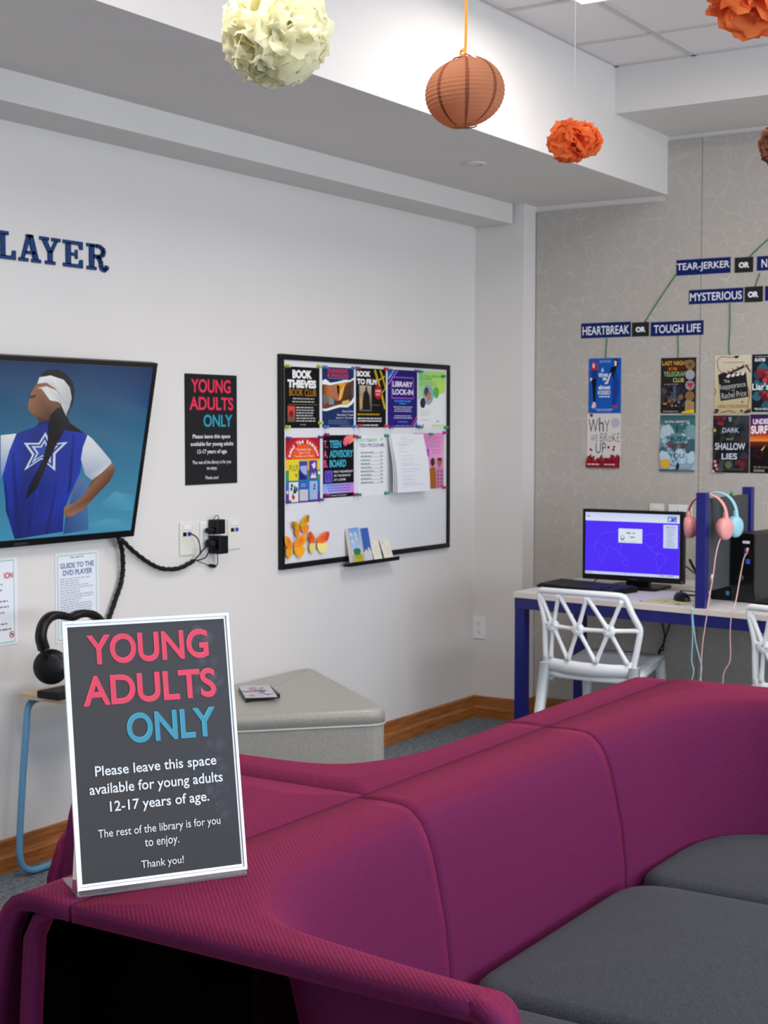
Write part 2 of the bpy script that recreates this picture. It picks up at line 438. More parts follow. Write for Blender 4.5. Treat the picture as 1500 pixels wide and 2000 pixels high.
# ================================================================== the room
struct('floor', MB().box((XW-0.1, YR-0.1, -0.1), (XR+0.1, YB+0.1, 0)), M_carpet)
struct('wall_left', MB().box((XW-0.1, YR-0.1, 0), (XW, YB+0.1, 3.2)), M_wall)
wb_ = struct('wall_back', MB().box((XW, YB, 0), (XR+0.1, YB+0.1, 3.2)), M_wall)
def xz_prism(poly, y0, y1):      # polygon in x,z pushed along y
    mb = MB(); n = len(poly)
    vs = [(x, y0, z) for x, z in poly] + [(x, y1, z) for x, z in poly]
    return mb.add(vs, [tuple(range(n)), tuple(range(n, 2*n))[::-1]] + [((i+1) % n, i, n+i, n+(i+1) % n) for i in range(n)])
xz_prism([(XC+0.006, 0.112), (-2.5965, 0.112), (-2.5965, 2.863), (XF, 2.863), (XF, 2.58), (XC+0.006, 2.58)], YP, YB+0.002).build('wallcovering_panel', M_panel, wb_)
for a in (-2.5935, -1.3735, -0.1535, 1.0665, 2.2865):
    xz_prism([(a, 0.112), (min(a+1.217, XR), 0.112), (min(a+1.217, XR), 2.863), (a, 2.863)], YP, YB+0.002).build('wallcovering_panel', M_panel, wb_)
# right wall and rear wall, each with a long window opening
wr = MB().box((XR, YR-0.1, 0), (XR+0.1, YB+0.1, 0.75)).box((XR, YR-0.1, 2.75), (XR+0.1, YB+0.1, 3.2))
wr.box((XR, YR-0.1, 0.75), (XR+0.1, -1.0, 2.75)).box((XR, 5.4, 0.75), (XR+0.1, YB+0.1, 2.75))
struct('wall_right', wr, M_wall)
wq = MB().box((XW, YR-0.1, 0), (XR, YR, 0.75)).box((XW, YR-0.1, 2.75), (XR, YR, 3.2))
wq.box((XW, YR-0.1, 0.75), (-1.9, YR, 2.75)).box((2.3, YR-0.1, 0.75), (XR, YR, 2.75))
struct('wall_rear', wq, M_wall)
def window(name, horizontal, a, b, at):
    mb = MB()
    def bar(s0, s1, z0, z1):
        if horizontal: mb.box((at-0.03, s0, z0), (at+0.03, s1, z1))
        else: mb.box((s0, at-0.03, z0), (s1, at+0.03, z1))
    bar(a, b, 0.75, 0.81); bar(a, b, 2.69, 2.75); n = 4
    for k in range(n+1):
        c = a+0.03+(b-a-0.06)*k/n; bar(c-0.03, c+0.03, 0.81, 2.69)
    struct(name, mb, M_whitep)
window('window_1', True, -1.0, 5.4, XR+0.05)
window('window_2', False, -1.9, 2.3, YR-0.05)
# ceiling: grid of tees with lay-in tiles
ceil = struct('ceiling', MB().box((XF, YR, Z4+0.02), (XR, YB, Z4+0.12)), M_ceil)
gx = [XF] + [-2.40+0.61*k for k in range(9)] + [XR]
gy = [6.16] + [5.73-0.61*k for k in range(14)] + [YR]
tile_me = {}
for i in range(len(gx)-1):
    for j in range(len(gy)-1):
        sx = gx[i+1]-gx[i]-0.016; sy = gy[j]-gy[j+1]-0.016
        if sx <= 0.02 or sy <= 0.02: continue
        key = (round(sx, 3), round(sy, 3))
        if key not in tile_me:
            o = MB().box((-sx/2, -sy/2, 0), (sx/2, sy/2, 0.015)).build('ceiling_tile', M_ceil, ceil, local=True); tile_me[key] = o.data
        else:
            o = bpy.data.objects.new('ceiling_tile', tile_me[key]); COL.objects.link(o); o.parent = ceil
        o.location = ((gx[i]+gx[i+1])/2, (gy[j]+gy[j+1])/2, Z4+0.003)
for x in gx[1:-1]: MB().box((x-0.012, YR, Z4-0.004), (x+0.012, 6.16, Z4+0.004)).build('ceiling_tee', M_tee, ceil)
for y in gy[1:-1]: MB().box((XF, y-0.012, Z4-0.0035), (XR, y+0.012, Z4+0.0035)).build('ceiling_tee', M_tee, ceil)
MB().box((XF, YR, Z4-0.004), (XF+0.02, 6.16, Z4+0.004)).build('ceiling_tee', M_tee, ceil)
MB().box((XF, 6.14, Z4-0.004), (XR, 6.16, Z4+0.004)).build('ceiling_tee', M_tee, ceil)
# dropped beam along the left wall, the lower bulkhead behind it, the soffit along the back wall, the column
struct('trim_1', MB().box((XB, YR, Z2), (XF, YB, 3.2)), M_wall)
struct('trim_2', MB().box((XW, YR, Z1), (XB, 6.632, 3.2)), M_wall)
struct('trim_3', MB().box((XF, 6.16, Z3), (XR, YB, 3.2)), M_wall)
struct('trim_4', MB().box((XW, YC, 0), (XC, YB, 3.2)), M_wall)
# oak baseboards: two stepped rails each
def base(name, a, b, m, n):     # a,b plan ends, n outward normal
    mb = MB(); a = Vector((*a, 0)); b = Vector((*b, 0)); n = Vector((*n, 0))
    prof = [(0, 0), (0.022, 0), (0.022, 0.050), (0.016, 0.058), (0.013, 0.062), (0.013, 0.104), (0.009, 0.110), (0, 0.110)]
    vs = [a + n*d + Vector((0, 0, z)) for d, z in prof] + [b + n*d + Vector((0, 0, z)) for d, z in prof]; k = len(prof)
    mb.add(vs, [(i, (i+1) % k, k+(i+1) % k, k+i) for i in range(k)] + [tuple(range(k))[::-1], tuple(range(k, 2*k))])
    struct(name, mb, m)
base('baseboard_left', (XW, YR), (XW, YC), M_oak, (1, 0))
base('baseboard_column_front', (XW, YC), (XC+0.022, YC), M_oakx, (0, -1))
base('baseboard_column_side', (XC, YC-0.022), (XC, YB), M_oak, (1, 0))
base('baseboard_back', (XC, YB), (XR, YB), M_oakx, (0, -1))
# flush detector ring in the beam
c = P(926, 318, 2, Z2)
t = thing('ceiling_speaker', 'small round white ceiling fitting in the soffit of the beam', 'ceiling fitting', (c.x, c.y, Z2))
MB().lathe([(0.050, 0), (0.050, -0.004), (0.044, -0.010), (0.036, -0.010), (0.034, -0.003), (0.0, -0.003)][::-1], 28, c).build('trim_ring', M_tee, t)
MB().lathe([(0.0, -0.0035), (0.032, -0.0035), (0.032, -0.006), (0.0, -0.006)], 20, c).build('grille', M_ceil, t)

# ceiling luminaires
M_lum = mat('lit_diffuser', (255, 255, 255), 0.5, Emission_Color=(1, 0.97, 0.95, 1), Emission_Strength=2.2)
for k, (x, y) in enumerate([(-1.82, 4.766), (-1.82, 2.0), (0.9, 4.766), (0.9, 2.0)]):
    lab = ['flat white ceiling light, only its corner in view at the top edge', 'flat white ceiling light above the near end of the sofa',
           'flat white ceiling light right of the camera at the back', 'flat white ceiling light right of the camera, middle',
           'flat white ceiling light behind the camera at left', 'flat white ceiling light behind the camera at right'][k]
    t = thing('ceiling_light', lab, 'ceiling light', (x, y, Z4-0.005), group='flat square ceiling lights')
    mb = MB()
    for a, b in (((-.6, -.3), (.6, -.285)), ((-.6, .285), (.6, .3)), ((-.6, -.285), (-.585, .285)), ((.585, -.285), (.6, .285))):
        mb.box((x+a[0], y+a[1], Z4-0.045), (x+b[0], y+b[1], Z4-0.005))
    mb.build('frame', M_whitep, t)
    MB().box((x-.585, y-.285, Z4-0.040), (x+.585, y+.285, Z4-0.030)).build('diffuser', M_lum, t)
    l = area('luminaire_lamp', (x, y, Z4-0.055), (0, 0, 0), 1.15, 0.55, LUM_POWER, (1.0, 0.91, 0.87))
    l.parent = t; l.location = (0, 0, -0.05)

# ================================================================== sofa modules (back-to-back, ganged)
ZS = 0.78
def cross(O, I, drop=1.0):
    """ledge from O to the crest I, roll over, down the face to the seat; O, I plan points"""
    O = Vector((*O, 0)); I = Vector((*I, 0)); n = (I-O).normalized(); L = (I-O).length
    pr = [(O, ZS), (O+(I-O)*0.5, ZS+0.002)]
    for d, z in ((-0.035, ZS+0.001), (-0.015, ZS-0.001), (0.003, ZS-0.008), (0.022, ZS-0.026), (0.037, ZS-0.050), (0.050, ZS-0.085), (0.063, ZS-0.14), (0.078, ZS-0.21), (0.088, ZS-0.30), (0.090, ZS-0.38), (0.090, 0.30), (0.085, 0.06)):
        pr.append((I+n*d, z))
    return [Vector((p.x, p.y, z)) for p, z in pr]
def inward(o, k):
    o.modifiers[0].offset = -1 if o.data.polygons[k].normal.z > 0 else 1
    return o
def shell(name, pairs, root, flip=False, sub=5):
    O = []; I = []
    Is = crom([(*i, 0) for _, i in pairs], sub)
    for k in range(len(pairs)-1):
        for j in range(sub):
            t = j/sub; a = Vector(pairs[k][0]); b = Vector(pairs[k+1][0]); O.append(a*(1-t)+b*t)
    O.append(Vector(pairs[-1][0]))
    rows = [cross((o.x, o.y), (i.x, i.y)) for o, i in zip(O, Is)]
    if flip: rows = rows[::-1]
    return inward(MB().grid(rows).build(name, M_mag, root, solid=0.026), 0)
def mirror(pairs): return [((-3.18-o[0], o[1]), (-3.18-i[0], i[1])) for o, i in pairs]
SPLIT1, SPLIT2, END = 2.36, 3.165, 3.985
G = 0.003
def end_leg(name, axis, e, o, i, root, dirn, low=0.06):
    """ledge bending over its end and running down to the floor"""
    prof = [(-0.05, ZS+0.0005), (-0.022, ZS), (-0.008, ZS-0.005), (0.0, ZS-0.018), (0.004, ZS-0.04), (0.006, ZS-0.30), (0.006, low)]
    rows = []
    for d, z in prof:
        p = e+dirn*d
        rows.append([Vector((p, o, z)), Vector((p, i, z))] if axis == 0 else [Vector((o, p, z)), Vector((i, p, z))])
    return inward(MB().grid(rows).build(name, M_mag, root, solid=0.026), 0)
def bend_end(name, O, I, axis, dirn, root, Rb=0.045, low=0.06):
    """the ledge with its rolled edge, bent over its end and running down to the floor"""
    prof = [p for p in cross(O, I) if p.z > ZS-0.04]; rows = []
    for k in range(8):
        a = PI/2*k/7; row = []
        for p in prof:
            h = p.z-ZS; q = p.copy(); q[axis] += dirn*(Rb+h)*math.sin(a); q.z = ZS-Rb+(Rb+h)*math.cos(a); row.append(q)
        rows.append(row)
    for z in (ZS-0.12, 0.40, low): rows.append([Vector((q.x, q.y, z)) for q in rows[7]])
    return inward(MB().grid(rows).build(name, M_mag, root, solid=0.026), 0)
def feet(root, pts):
    for x, y in pts: MB().lathe([(0.022, 0.0), (0.022, 0.05), (0.026, 0.062)], 12, (x, y, 0)).build('foot', M_black, root)
# --- near corner module with the arm towards the camera
t = thing('corner_sofa_module', 'magenta corner sofa module nearest the camera, with the low arm under the sign', 'sofa', (-1.2, 1.97, 0), group='magenta sofa modules ganged back to back')
X0 = -1.59+G
pn = [((X0, SPLIT1-G), (-1.468, SPLIT1-G)), ((X0, 2.12), (-1.462, 2.14)), ((X0, 1.95), (-1.444, 1.99)), ((X0, 1.80), (-1.412, 1.87)), ((X0, 1.67), (-1.366, 1.785)),
      ((X0, 1.585), (-1.31, 1.725)), ((-1.49, 1.585), (-1.235, 1.692)), ((-1.34, 1.585), (-1.125, 1.672)), ((-1.12, 1.585), (-1.02, 1.660)), ((-0.90, 1.585), (-0.90, 1.654))]
shell('back_and_arm', pn, t, flip=True)
bend_end('arm_end', (-0.90, 1.585), (-0.90, 1.654), 0, 1, t)
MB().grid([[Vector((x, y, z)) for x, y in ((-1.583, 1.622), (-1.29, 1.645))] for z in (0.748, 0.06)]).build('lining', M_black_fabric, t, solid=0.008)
cushion([(-1.366, 1.765), (-0.66, 1.765), (-0.66, SPLIT1-0.006), (-1.366, SPLIT1-0.006)], [0.16, 0.05, 0.06, 0.10], 0.30, 0.452, 0.035, 0.012).build('seat_cushion', M_seat, t)
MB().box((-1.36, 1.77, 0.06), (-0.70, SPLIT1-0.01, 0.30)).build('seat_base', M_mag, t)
feet(t, [(-1.3, 1.85), (-0.76, 1.85), (-1.3, 2.28), (-0.76, 2.28)])
# --- straight module
t = thing('straight_sofa_module', 'magenta straight sofa module with charcoal seat, between the two corner modules', 'sofa', (-1.2, 2.76, 0), group='magenta sofa modules ganged back to back')
shell('backrest', [((X0, y), (-1.468, y)) for y in (SPLIT1+G, 2.6, 2.9, SPLIT2-G)], t)
cushion([(-1.366, SPLIT1+0.006), (-0.66, SPLIT1+0.006), (-0.66, SPLIT2-0.006), (-1.366, SPLIT2-0.006)], [0.10, 0.06, 0.06, 0.13], 0.30, 0.456, 0.035, 0.012).build('seat_cushion', M_seat, t)
MB().box((-1.36, SPLIT1+0.01, 0.06), (-0.70, SPLIT2-0.01, 0.30)).build('seat_base', M_mag, t)
feet(t, [(-1.3, 2.44), (-0.76, 2.44), (-1.3, 3.08), (-0.76, 3.08)])
# --- far corner module turning right
t = thing('corner_sofa_module', 'magenta corner sofa module at the far end by the desk, its back curving right', 'sofa', (-1.1, 3.57, 0), group='magenta sofa modules ganged back to back')
pf = [((X0, SPLIT2+G), (-1.466, SPLIT2+G)), ((X0, 3.30), (-1.455, 3.29)), ((X0, 3.50), (-1.443, 3.43)), ((X0, 3.72), (-1.420, 3.57)), ((X0, 3.90), (-1.375, 3.69)),
      ((X0, END), (-1.30, 3.765)), ((-1.42, END), (-1.20, 3.80)), ((-1.2, END), (-1.06, 3.815)), ((-0.9, END), (-0.88, 3.82)), ((-0.58, END), (-0.58, 3.82))]
shell('back_and_arm', pf, t)
bend_end('arm_end', (-0.58, END), (-0.58, 3.82), 0, 1, t)
cushion([(-1.366, SPLIT2+0.006), (-0.60, SPLIT2+0.006), (-0.60, 3.722), (-1.366, 3.722)], [0.10, 0.06, 0.06, 0.30], 0.30, 0.456, 0.035, 0.012).build('seat_cushion', M_seat, t)
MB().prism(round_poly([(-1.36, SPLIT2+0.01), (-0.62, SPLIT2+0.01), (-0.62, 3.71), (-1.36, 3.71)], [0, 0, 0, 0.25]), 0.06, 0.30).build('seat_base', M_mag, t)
feet(t, [(-1.28, 3.25), (-0.7, 3.25), (-1.15, 3.6), (-0.7, 3.6)])
# --- the row facing the left wall
SB = 2.385
X1 = -1.59-G
t = thing('corner_sofa_module', 'magenta corner sofa module behind the sign, its open end at the left edge', 'sofa', (-1.95, 2.0, 0), group='magenta sofa modules ganged back to back')
pl_ = [((X1, 1.585), (-1.712, 1.585)), ((X1, 1.80), (-1.716, 1.76)), ((X1, 2.0), (-1.728, 1.91)), ((X1, 2.2), (-1.765, 2.05)), ((X1, 2.31), (-1.81, 2.145)),
       ((X1, SB-G), (-1.87, 2.205)), ((-1.70, SB-G), (-1.95, 2.232)), ((-1.90, SB-G), (-2.06, 2.24)), ((-2.08, SB-G), (-2.14, 2.243)), ((-2.20, SB-G), (-2.20, 2.243))]
shell('back_and_arm', pl_, t)
bend_end('arm_end', (-2.20, SB-G), (-2.20, 2.243), 0, -1, t)
fr = [(X1-0.006, ZS-0.026), (-1.635, ZS-0.030), (-1.662, ZS-0.042), (-1.680, ZS-0.075), (-1.690, ZS-0.20), (-1.700, 0.06)]
MB().grid([[Vector((x, 1.590, z)), Vector((x, 1.625, z))] for x, z in fr]).build('inner_frame', M_mag, t, solid=0.016, off=1)
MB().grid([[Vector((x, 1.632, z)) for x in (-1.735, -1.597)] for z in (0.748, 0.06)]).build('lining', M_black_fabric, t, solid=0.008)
cushion([(-1.835, 1.66), (-2.24, 1.66), (-2.24, 2.10), (-1.835, 2.10)], [0.03, 0.05, 0.1, 0.2], 0.30, 0.45, 0.035, 0.01).build('seat_cushion', M_seat, t)
MB().box((-2.22, 1.67, 0.06), (-1.86, 2.08, 0.30)).build('seat_base', M_mag, t)
feet(t, [(-2.15, 1.75), (-1.92, 1.75), (-2.15, 2.02), (-1.92, 2.02)])
t = thing('corner_sofa_module', 'magenta corner sofa module facing the left wall, by the silver ottoman', 'sofa', (-1.95, 2.8, 0), group='magenta sofa modules ganged back to back')
pm = [((-2.20, SB+G), (-2.20, 2.556)), ((-2.10, SB+G), (-2.12, 2.556)), ((-1.95, SB+G), (-2.03, 2.555)), ((-1.75, SB+G), (-1.93, 2.556)), ((-1.66, SB+G), (-1.854, 2.566)), ((X1, SB+G), (-1.80, 2.59)),
      ((X1, 2.48), (-1.762, 2.63)), ((X1, 2.62), (-1.73, 2.70)), ((X1, 2.78), (-1.712, 2.80)), ((X1, 2.95), (-1.705, 2.95)), ((X1, SPLIT2-G), (-1.705, SPLIT2-G))]
shell('back_and_arm', pm, t)
bend_end('arm_end', (-2.20, SB+G), (-2.20, 2.556), 0, -1, t)
cushion([(-1.82, 2.67), (-2.24, 2.67), (-2.24, SPLIT2-0.006), (-1.82, SPLIT2-0.006)], [0.2, 0.05, 0.06, 0.1], 0.30, 0.45, 0.035, 0.01).build('seat_cushion', M_seat, t)
MB().box((-2.22, 2.70, 0.06), (-1.86, SPLIT2-0.01, 0.30)).build('seat_base', M_mag, t)
feet(t, [(-2.15, 2.78), (-1.92, 2.78), (-2.15, 3.05), (-1.92, 3.05)])
t = thing('straight_sofa_module', 'magenta straight sofa module facing the left wall, its back to the far corner', 'sofa', (-1.95, 3.57, 0), group='magenta sofa modules ganged back to back')
shell('backrest', [((X1, y), (-1.708, y)) for y in (SPLIT2+G, 3.4, 3.7, END-0.04)], t, flip=True)
bend_end('back_end', (X1, END-0.04), (-1.708, END-0.04), 1, 1, t)
cushion([(-1.815, SPLIT2+0.006), (-2.24, SPLIT2+0.006), (-2.24, END-0.02), (-1.815, END-0.02)], [0.1, 0.06, 0.05, 0.1], 0.30, 0.45, 0.035, 0.01).build('seat_cushion', M_seat, t)
MB().box((-2.22, SPLIT2+0.01, 0.06), (-1.86, END-0.03, 0.30)).build('seat_base', M_mag, t)
feet(t, [(-2.15, 3.25), (-1.92, 3.25), (-2.15, 3.88), (-1.92, 3.88)])

# ================================================================== desk and what stands on it
ZD = 0.76
t = thing('computer_desk', 'white-topped computer desk on square blue legs against the grey wall', 'desk', (-2.0, 6.2, 0))
fy = lambda x: 5.86 - 0.150*(x+3.10)
def slab(x0, x1, f0, f1, z0, z1):      # plan quad following the slanting front edge
    return [(x0, fy(x0)+f0), (x1, fy(x1)+f0), (x1, f1), (x0-0.0 if f1 < 6.7 else x0-0.02, f1)], z0, z1
q, a, b = slab(-3.105, -0.9, 0, YP-0.003, 0.737, ZD); MB().prism(q, a, b).build('tabletop', M_desk, t)
def bar_xy(x0, x1, o0, o1, z0, z1): return MB().prism([(x0, fy(x0)+o0), (x1, fy(x1)+o0), (x1, fy(x1)+o1), (x0, fy(x0)+o1)], z0, z1)
bar_xy(-3.105, -0.9, -0.003, -0.0002, 0.736, ZD-0.0015).build('edge_band', M_edge, t)
bar_xy(-3.100, -0.9, 0.002, 0.052, 0.687, 0.7365).build('front_rail', M_blue, t)
MB().prism([(-3.10, 5.915), (-3.05, 5.91), (-3.07, 6.70), (-3.12, 6.70)], 0.687, 0.7365).build('side_rail', M_blue, t)
MB().box((-3.12, 6.70, 0.687), (-0.9, 6.75, 0.7365)).build('back_rail', M_blue, t)
for (x, y) in ((-3.10, 5.862), (-3.115, 6.50), (-0.98, 5.56), (-0.96, 6.50)):
    MB().box((x, y, 0), (x+0.05, y+0.05, 0.69), bev=0.002).build('leg', M_blue, t)
MB().box((-3.095, 5.80+0.60, 0.687), (-0.93, 6.44, 0.7365)).build('cross_rail', M_blue, t)

PX = -2.203
t = thing('desk_divider', 'grey felt divider between two blue posts standing on the desk', 'divider', (PX+0.02, 5.95, ZD))
MB().box((PX, fy(PX)+0.002, ZD+0.0005), (PX+0.042, fy(PX)+0.045, 1.231), bev=0.0025).build('post', M_blue, t)
MB().box((PX+0.004, 6.262, ZD+0.0005), (PX+0.046, 6.305, 1.236), bev=0.0025).build('post', M_blue, t)
MB().box((PX+0.010, fy(PX)+0.0455, 0.825), (PX+0.034, 6.2615, 1.205), bev=0.003).build('felt_panel', M_felt, t)

# monitor
MY = 6.25
t = thing('computer_monitor', 'black monitor on the desk showing a violet login screen with a world map', 'monitor', (-2.70, 6.28, ZD))
mx0, mx1, mz0, mz1 = -2.953, -2.461, 0.795, 1.119
mb = MB().box((mx0, MY, mz0), (mx1, MY+0.035, mz1), bev=0.003).box((mx0+0.06, MY+0.034, mz0+0.05), (mx1-0.06, MY+0.06, mz1-0.05), bev=0.005)
mb.build('housing', M_black, t)
sx0, sx1, sz0, sz1 = mx0+0.016, mx1-0.017, mz0+0.026, mz1-0.014
A = Art((sx0, MY-0.001, sz1), (1, 0, 0), (0, 0, 1), sx1-sx0, sz1-sz0, (72, 32, 250), thick=0.0008)
W_ = (214, 224, 246)
A.rect(0, 0, 1, .135, W_, [(196, 208, 246), (196, 208, 246), (224, 230, 244), (224, 230, 244)])
A.rect(0, .955, 1, 1, (202, 212, 244))
A.rect(0.01, .965, .02, .985, (40, 60, 120)).words(.03, .968, .12, .012, (120, 130, 170)).words(.80, .968, .98, .012, (120, 130, 170)).words(.42, .968, .55, .008, (150, 160, 200))
A.words(.015, .055, .06, .018, (120, 130, 150)).rect(.875, .025, .972, .118, (120, 150, 220)).poly([(.905, .1), (.93, .05), (.945, .1)], (60, 30, 160)).rect(.945, .05, .965, .075, (40, 60, 170)).poly([(.888, .095), (.9, .05), (.915, .09)], (240, 240, 250))
A.rect(.36, .245, .615, .475, (196, 204, 248)).rect(.363, .248, .612, .472, (222, 228, 242))
A.words(.43, .305, .55, .02, (120, 90, 190), True).words(.48, .37, .56, .022, (60, 170, 110), True)
A.disc(.405, .39, .022, (70, 130, 110)).disc(.405, .385, .015, (222, 228, 242)).words(.39, .41, .425, .02, (60, 90, 80)).words(.38, .45, .6, .006, (150, 150, 180))
A.rect(.835, .16, .985, .53, (200, 212, 244))
A.text('IMPORTANT', .86, .192, .96, .215, (90, 90, 110), .01)
for k in range(11): A.words(.855, .235+k*.026, .965, .009, (150, 156, 180), True)
MAP = (112, 84, 255)
def outline(pts): A.line(pts, .0035, MAP)
outline([(.15, .39), (.18, .34), (.24, .31), (.33, .30), (.36, .29)]); outline([(.15, .39), (.13, .43), (.115, .50), (.10, .56), (.11, .62), (.15, .64), (.16, .70), (.165, .78), (.185, .81), (.20, .78), (.21, .71), (.235, .64), (.25, .58), (.21, .53), (.18, .50), (.14, .48), (.115, .5)])
outline([(.25, .55), (.30, .53), (.33, .60), (.345, .55), (.37, .62), (.38, .66), (.385, .60), (.40, .53), (.42, .47)]); outline([(.39, .66), (.41, .69), (.44, .70)])
outline([(.41, .76), (.44, .74), (.47, .755), (.48, .80), (.465, .84), (.43, .83), (.41, .83), (.41, .76)]); outline([(.53, .86), (.545, .83)])
outline([(.64, .44), (.68, .50), (.70, .55), (.73, .58), (.77, .62), (.80, .63)]); outline([(.64, .34), (.70, .32), (.78, .31), (.80, .34), (.76, .40), (.80, .46), (.76, .5), (.745, .53), (.70, .52), (.72, .57)])
outline([(.78, .62), (.83, .62), (.88, .69), (.86, .76), (.82, .82), (.80, .90), (.785, .88), (.785, .78), (.765, .71), (.78, .62)])
A.build('screen', M_screen, t)
MB().prism([(-2.755, 6.30), (-2.645, 6.30), (-2.645, 6.33), (-2.755, 6.33)], ZD+0.012, 0.98).build('stand_neck', M_black, t)
MB().prism(round_poly([(-2.83, 6.20), (-2.57, 6.20), (-2.57, 6.41), (-2.83, 6.41)], 0.03), ZD+0.0005, ZD+0.013).build('stand_base', M_black, t)
MB().tube([(-2.70, 6.315, 0.97), (-2.70, 6.285, 0.97)], 0.03, 12).build('stand_hinge', M_black, t)
MB().box((mx1-0.005, MY-0.0012, mz0+0.008), (mx1-0.002, MY, mz0+0.012)).build('power_light', M_screen if False else M_whitep, t)
MB().box((-2.72, MY-0.0008, mz0+0.007), (-2.68, MY, mz0+0.013)).build('badge', M_key, t)

# keyboards
def keyboard(label, loc, rot):
    t = thing('keyboard', label, 'keyboard', loc, rot, 'black keyboards on the desk')
    mb = MB(); pr = [(-.085, 0.0), (.085, 0.0), (.085, .024), (-.085, .012)]
    vs = [(-.225, y, z) for y, z in pr] + [(.225, y, z) for y, z in pr]
    mb.add(vs, [(0, 1, 2, 3)[::-1], (4, 5, 6, 7), (0, 4, 5, 1)[::-1], (1, 5, 6, 2)[::-1], (2, 6, 7, 3)[::-1], (3, 7, 4, 0)[::-1]]).build('case', M_black, t, local=True)
    mb = MB(); tilt = math.atan2(.012, .17)
    for r in range(6):
        y = -.068+r*.0258; x = -.214
        while x < .212:
            w_ = .0155
            if r == 0 and -.13 < x < -.02: w_ = .105
            if r in (1, 2) and x < -.2: w_ = .028
            if not (.072 < x < .08 or .138 < x < .146):
                z = .0125 + (y+.085)*math.tan(tilt)
                M = Matrix.Translation((x+w_/2, y, z)) @ Matrix.Rotation(tilt, 4, 'X')
                mb.box((-w_/2, -.009, 0), (w_/2, .009, .006), M)
            x += w_+.0035
    tag(mb.build('keys', M_key, t, local=True), kind='stuff')
keyboard('black keyboard in front of the violet monitor, behind the white chair', (-2.868, 6.115, ZD+0.001), math.radians(-15.5))
keyboard('black keyboard at the right edge, just beyond the blue divider post', (-1.80, 5.965, ZD+0.001), math.radians(-14))
# mouse on its pad
pad = MB().prism(round_poly([(-2.475, 5.800), (-2.285, 5.772), (-2.255, 5.955), (-2.445, 5.985)], 0.008), ZD+0.0006, ZD+0.0035)
M_pad = mat('cream_mouse_pad', (206, 199, 164), 0.7)
t = thing('mouse_pad', 'cream mouse pad with green print and dark corners at the front edge of the desk', 'mouse pad', (-2.365, 5.875, ZD))
pad.build('pad', M_pad, t)
A = Art((-2.475, 5.800, ZD+0.0036), (0.99, -0.145, 0), (0.14, 0.99, 0), 0.19, 0.0001, (206, 199, 164))
A = Art((-2.450, 5.985, ZD+0.0037), Vector((0.9893, -0.1458, 0)), Vector((0.1458, 0.9893, 0)), 0.19, 0.185, (206, 199, 164), thick=0.0003)
G_ = (96, 140, 70)
A.poly([(.20, .62), (.26, .58), (.30, .62), (.26, .66)], G_).poly([(.31, .60), (.37, .63), (.33, .67)], (60, 120, 70)).poly([(.38, .66), (.42, .58), (.50, .55), (.54, .62), (.48, .70)], G_).poly([(.41, .71), (.45, .65), (.50, .72)], (60, 110, 60)).blobs(.62, .70, .85, .80, [(170, 176, 130)], 8, .01, .03)
A.poly([(0, .9), (.07, 1), (0, 1)], (70, 58, 48)).poly([(1, .88), (1, 1), (.86, 1), (.9, .95)], (62, 50, 44)).build('print', M_print, t)
t = thing('computer_mouse', 'black computer mouse on the cream mouse pad', 'mouse', (-2.335, 5.92, ZD+0.004))
mb = MB(); rows = []
for i in range(13):
    u = -1+2*i/12; ww = 0.033*math.sqrt(max(0, 1-abs(u)**2.6))*(1-0.08*u)+0.0006; hh = 0.036*math.sqrt(max(0, 1-((u+0.12)/1.13)**2))+0.001
    rows.append([Vector((-2.335 + math.cos(k/12*PI)*ww*0.98 - u*0.052*0.55, 5.92 - math.cos(k/12*PI)*ww*-0.2 + u*0.052*0.84, ZD+0.0048+hh*math.sin(k/12*PI)**0.8)) for k in range(13)])
mb.grid(rows).build('shell', M_black, t)
MB().tube([(-2.335-0.02, 5.92+0.032, ZD+0.034), (-2.335-0.012, 5.92+0.02, ZD+0.041)], 0.005, 8).build('scroll_wheel', M_key, t)
MB().tube(crom([(-2.362, 5.966, ZD+0.016), (-2.375, 6.03, ZD+0.006), (-2.37, 6.10, ZD+0.006), (-2.30, 6.13, ZD+0.006), (-2.26, 6.20, ZD+0.006), (-2.28, 6.4, ZD+0.006)]), 0.0022, 6).build('cord', M_blackm, t)

# tower and the little box under the divider
t = thing('computer_tower', 'black desktop computer tower with a white label, right of the blue divider post', 'computer', (-2.05, 6.2, ZD))
M_tow = M_steel
rot = Matrix.Translation((-2.158, 6.030, 0)) @ Matrix.Rotation(math.radians(-8), 4, 'Z')
MB().box((0.001, 0.012, ZD+0.006), (0.104, 0.36, 1.050), rot, bev=0.002).build('case', M_tow, t)
MB().box((0, -0.004, ZD+0.006), (0.105, 0.014, 1.052), rot, bev=0.005).build('front_panel', M_gloss, t)
MB().box((0.052, -0.0052, 1.010), (0.084, -0.0035, 1.021), rot).build('paper_label', M_whitep, t)
MB().tube([rot @ Vector((0.045, -0.0045, 0.865)), rot @ Vector((0.045, -0.0065, 0.865))], 0.014, 20).build('round_badge', M_key, t)
MB().box((0.068, -0.0055, 0.925), (0.086, -0.0035, 0.945), rot).box((0.06, -0.0055, 0.96), (0.065, -0.0035, 0.99), rot).build('ports', mat('port_blue', (60, 90, 200), 0.4), t)
for dx in (0.012, 0.08): MB().box((dx, 0.02, ZD+0.0003), (dx+0.016, 0.34, ZD+0.0065), rot).build('foot', M_black, t)
t = thing('mini_computer', 'small black box with a blue sticker under the felt divider', 'computer', (-2.23, 6.1, ZD))
MB().box((-2.262, 6.065, ZD+0.0005), (-2.176, 6.255, 0.820), bev=0.003).build('case', M_black, t)
MB().box((-2.194, 6.0635, ZD+0.022), (-2.178, 6.0652, ZD+0.040)).build('sticker', mat('sticker_blue', (90, 160, 226), 0.4), t)

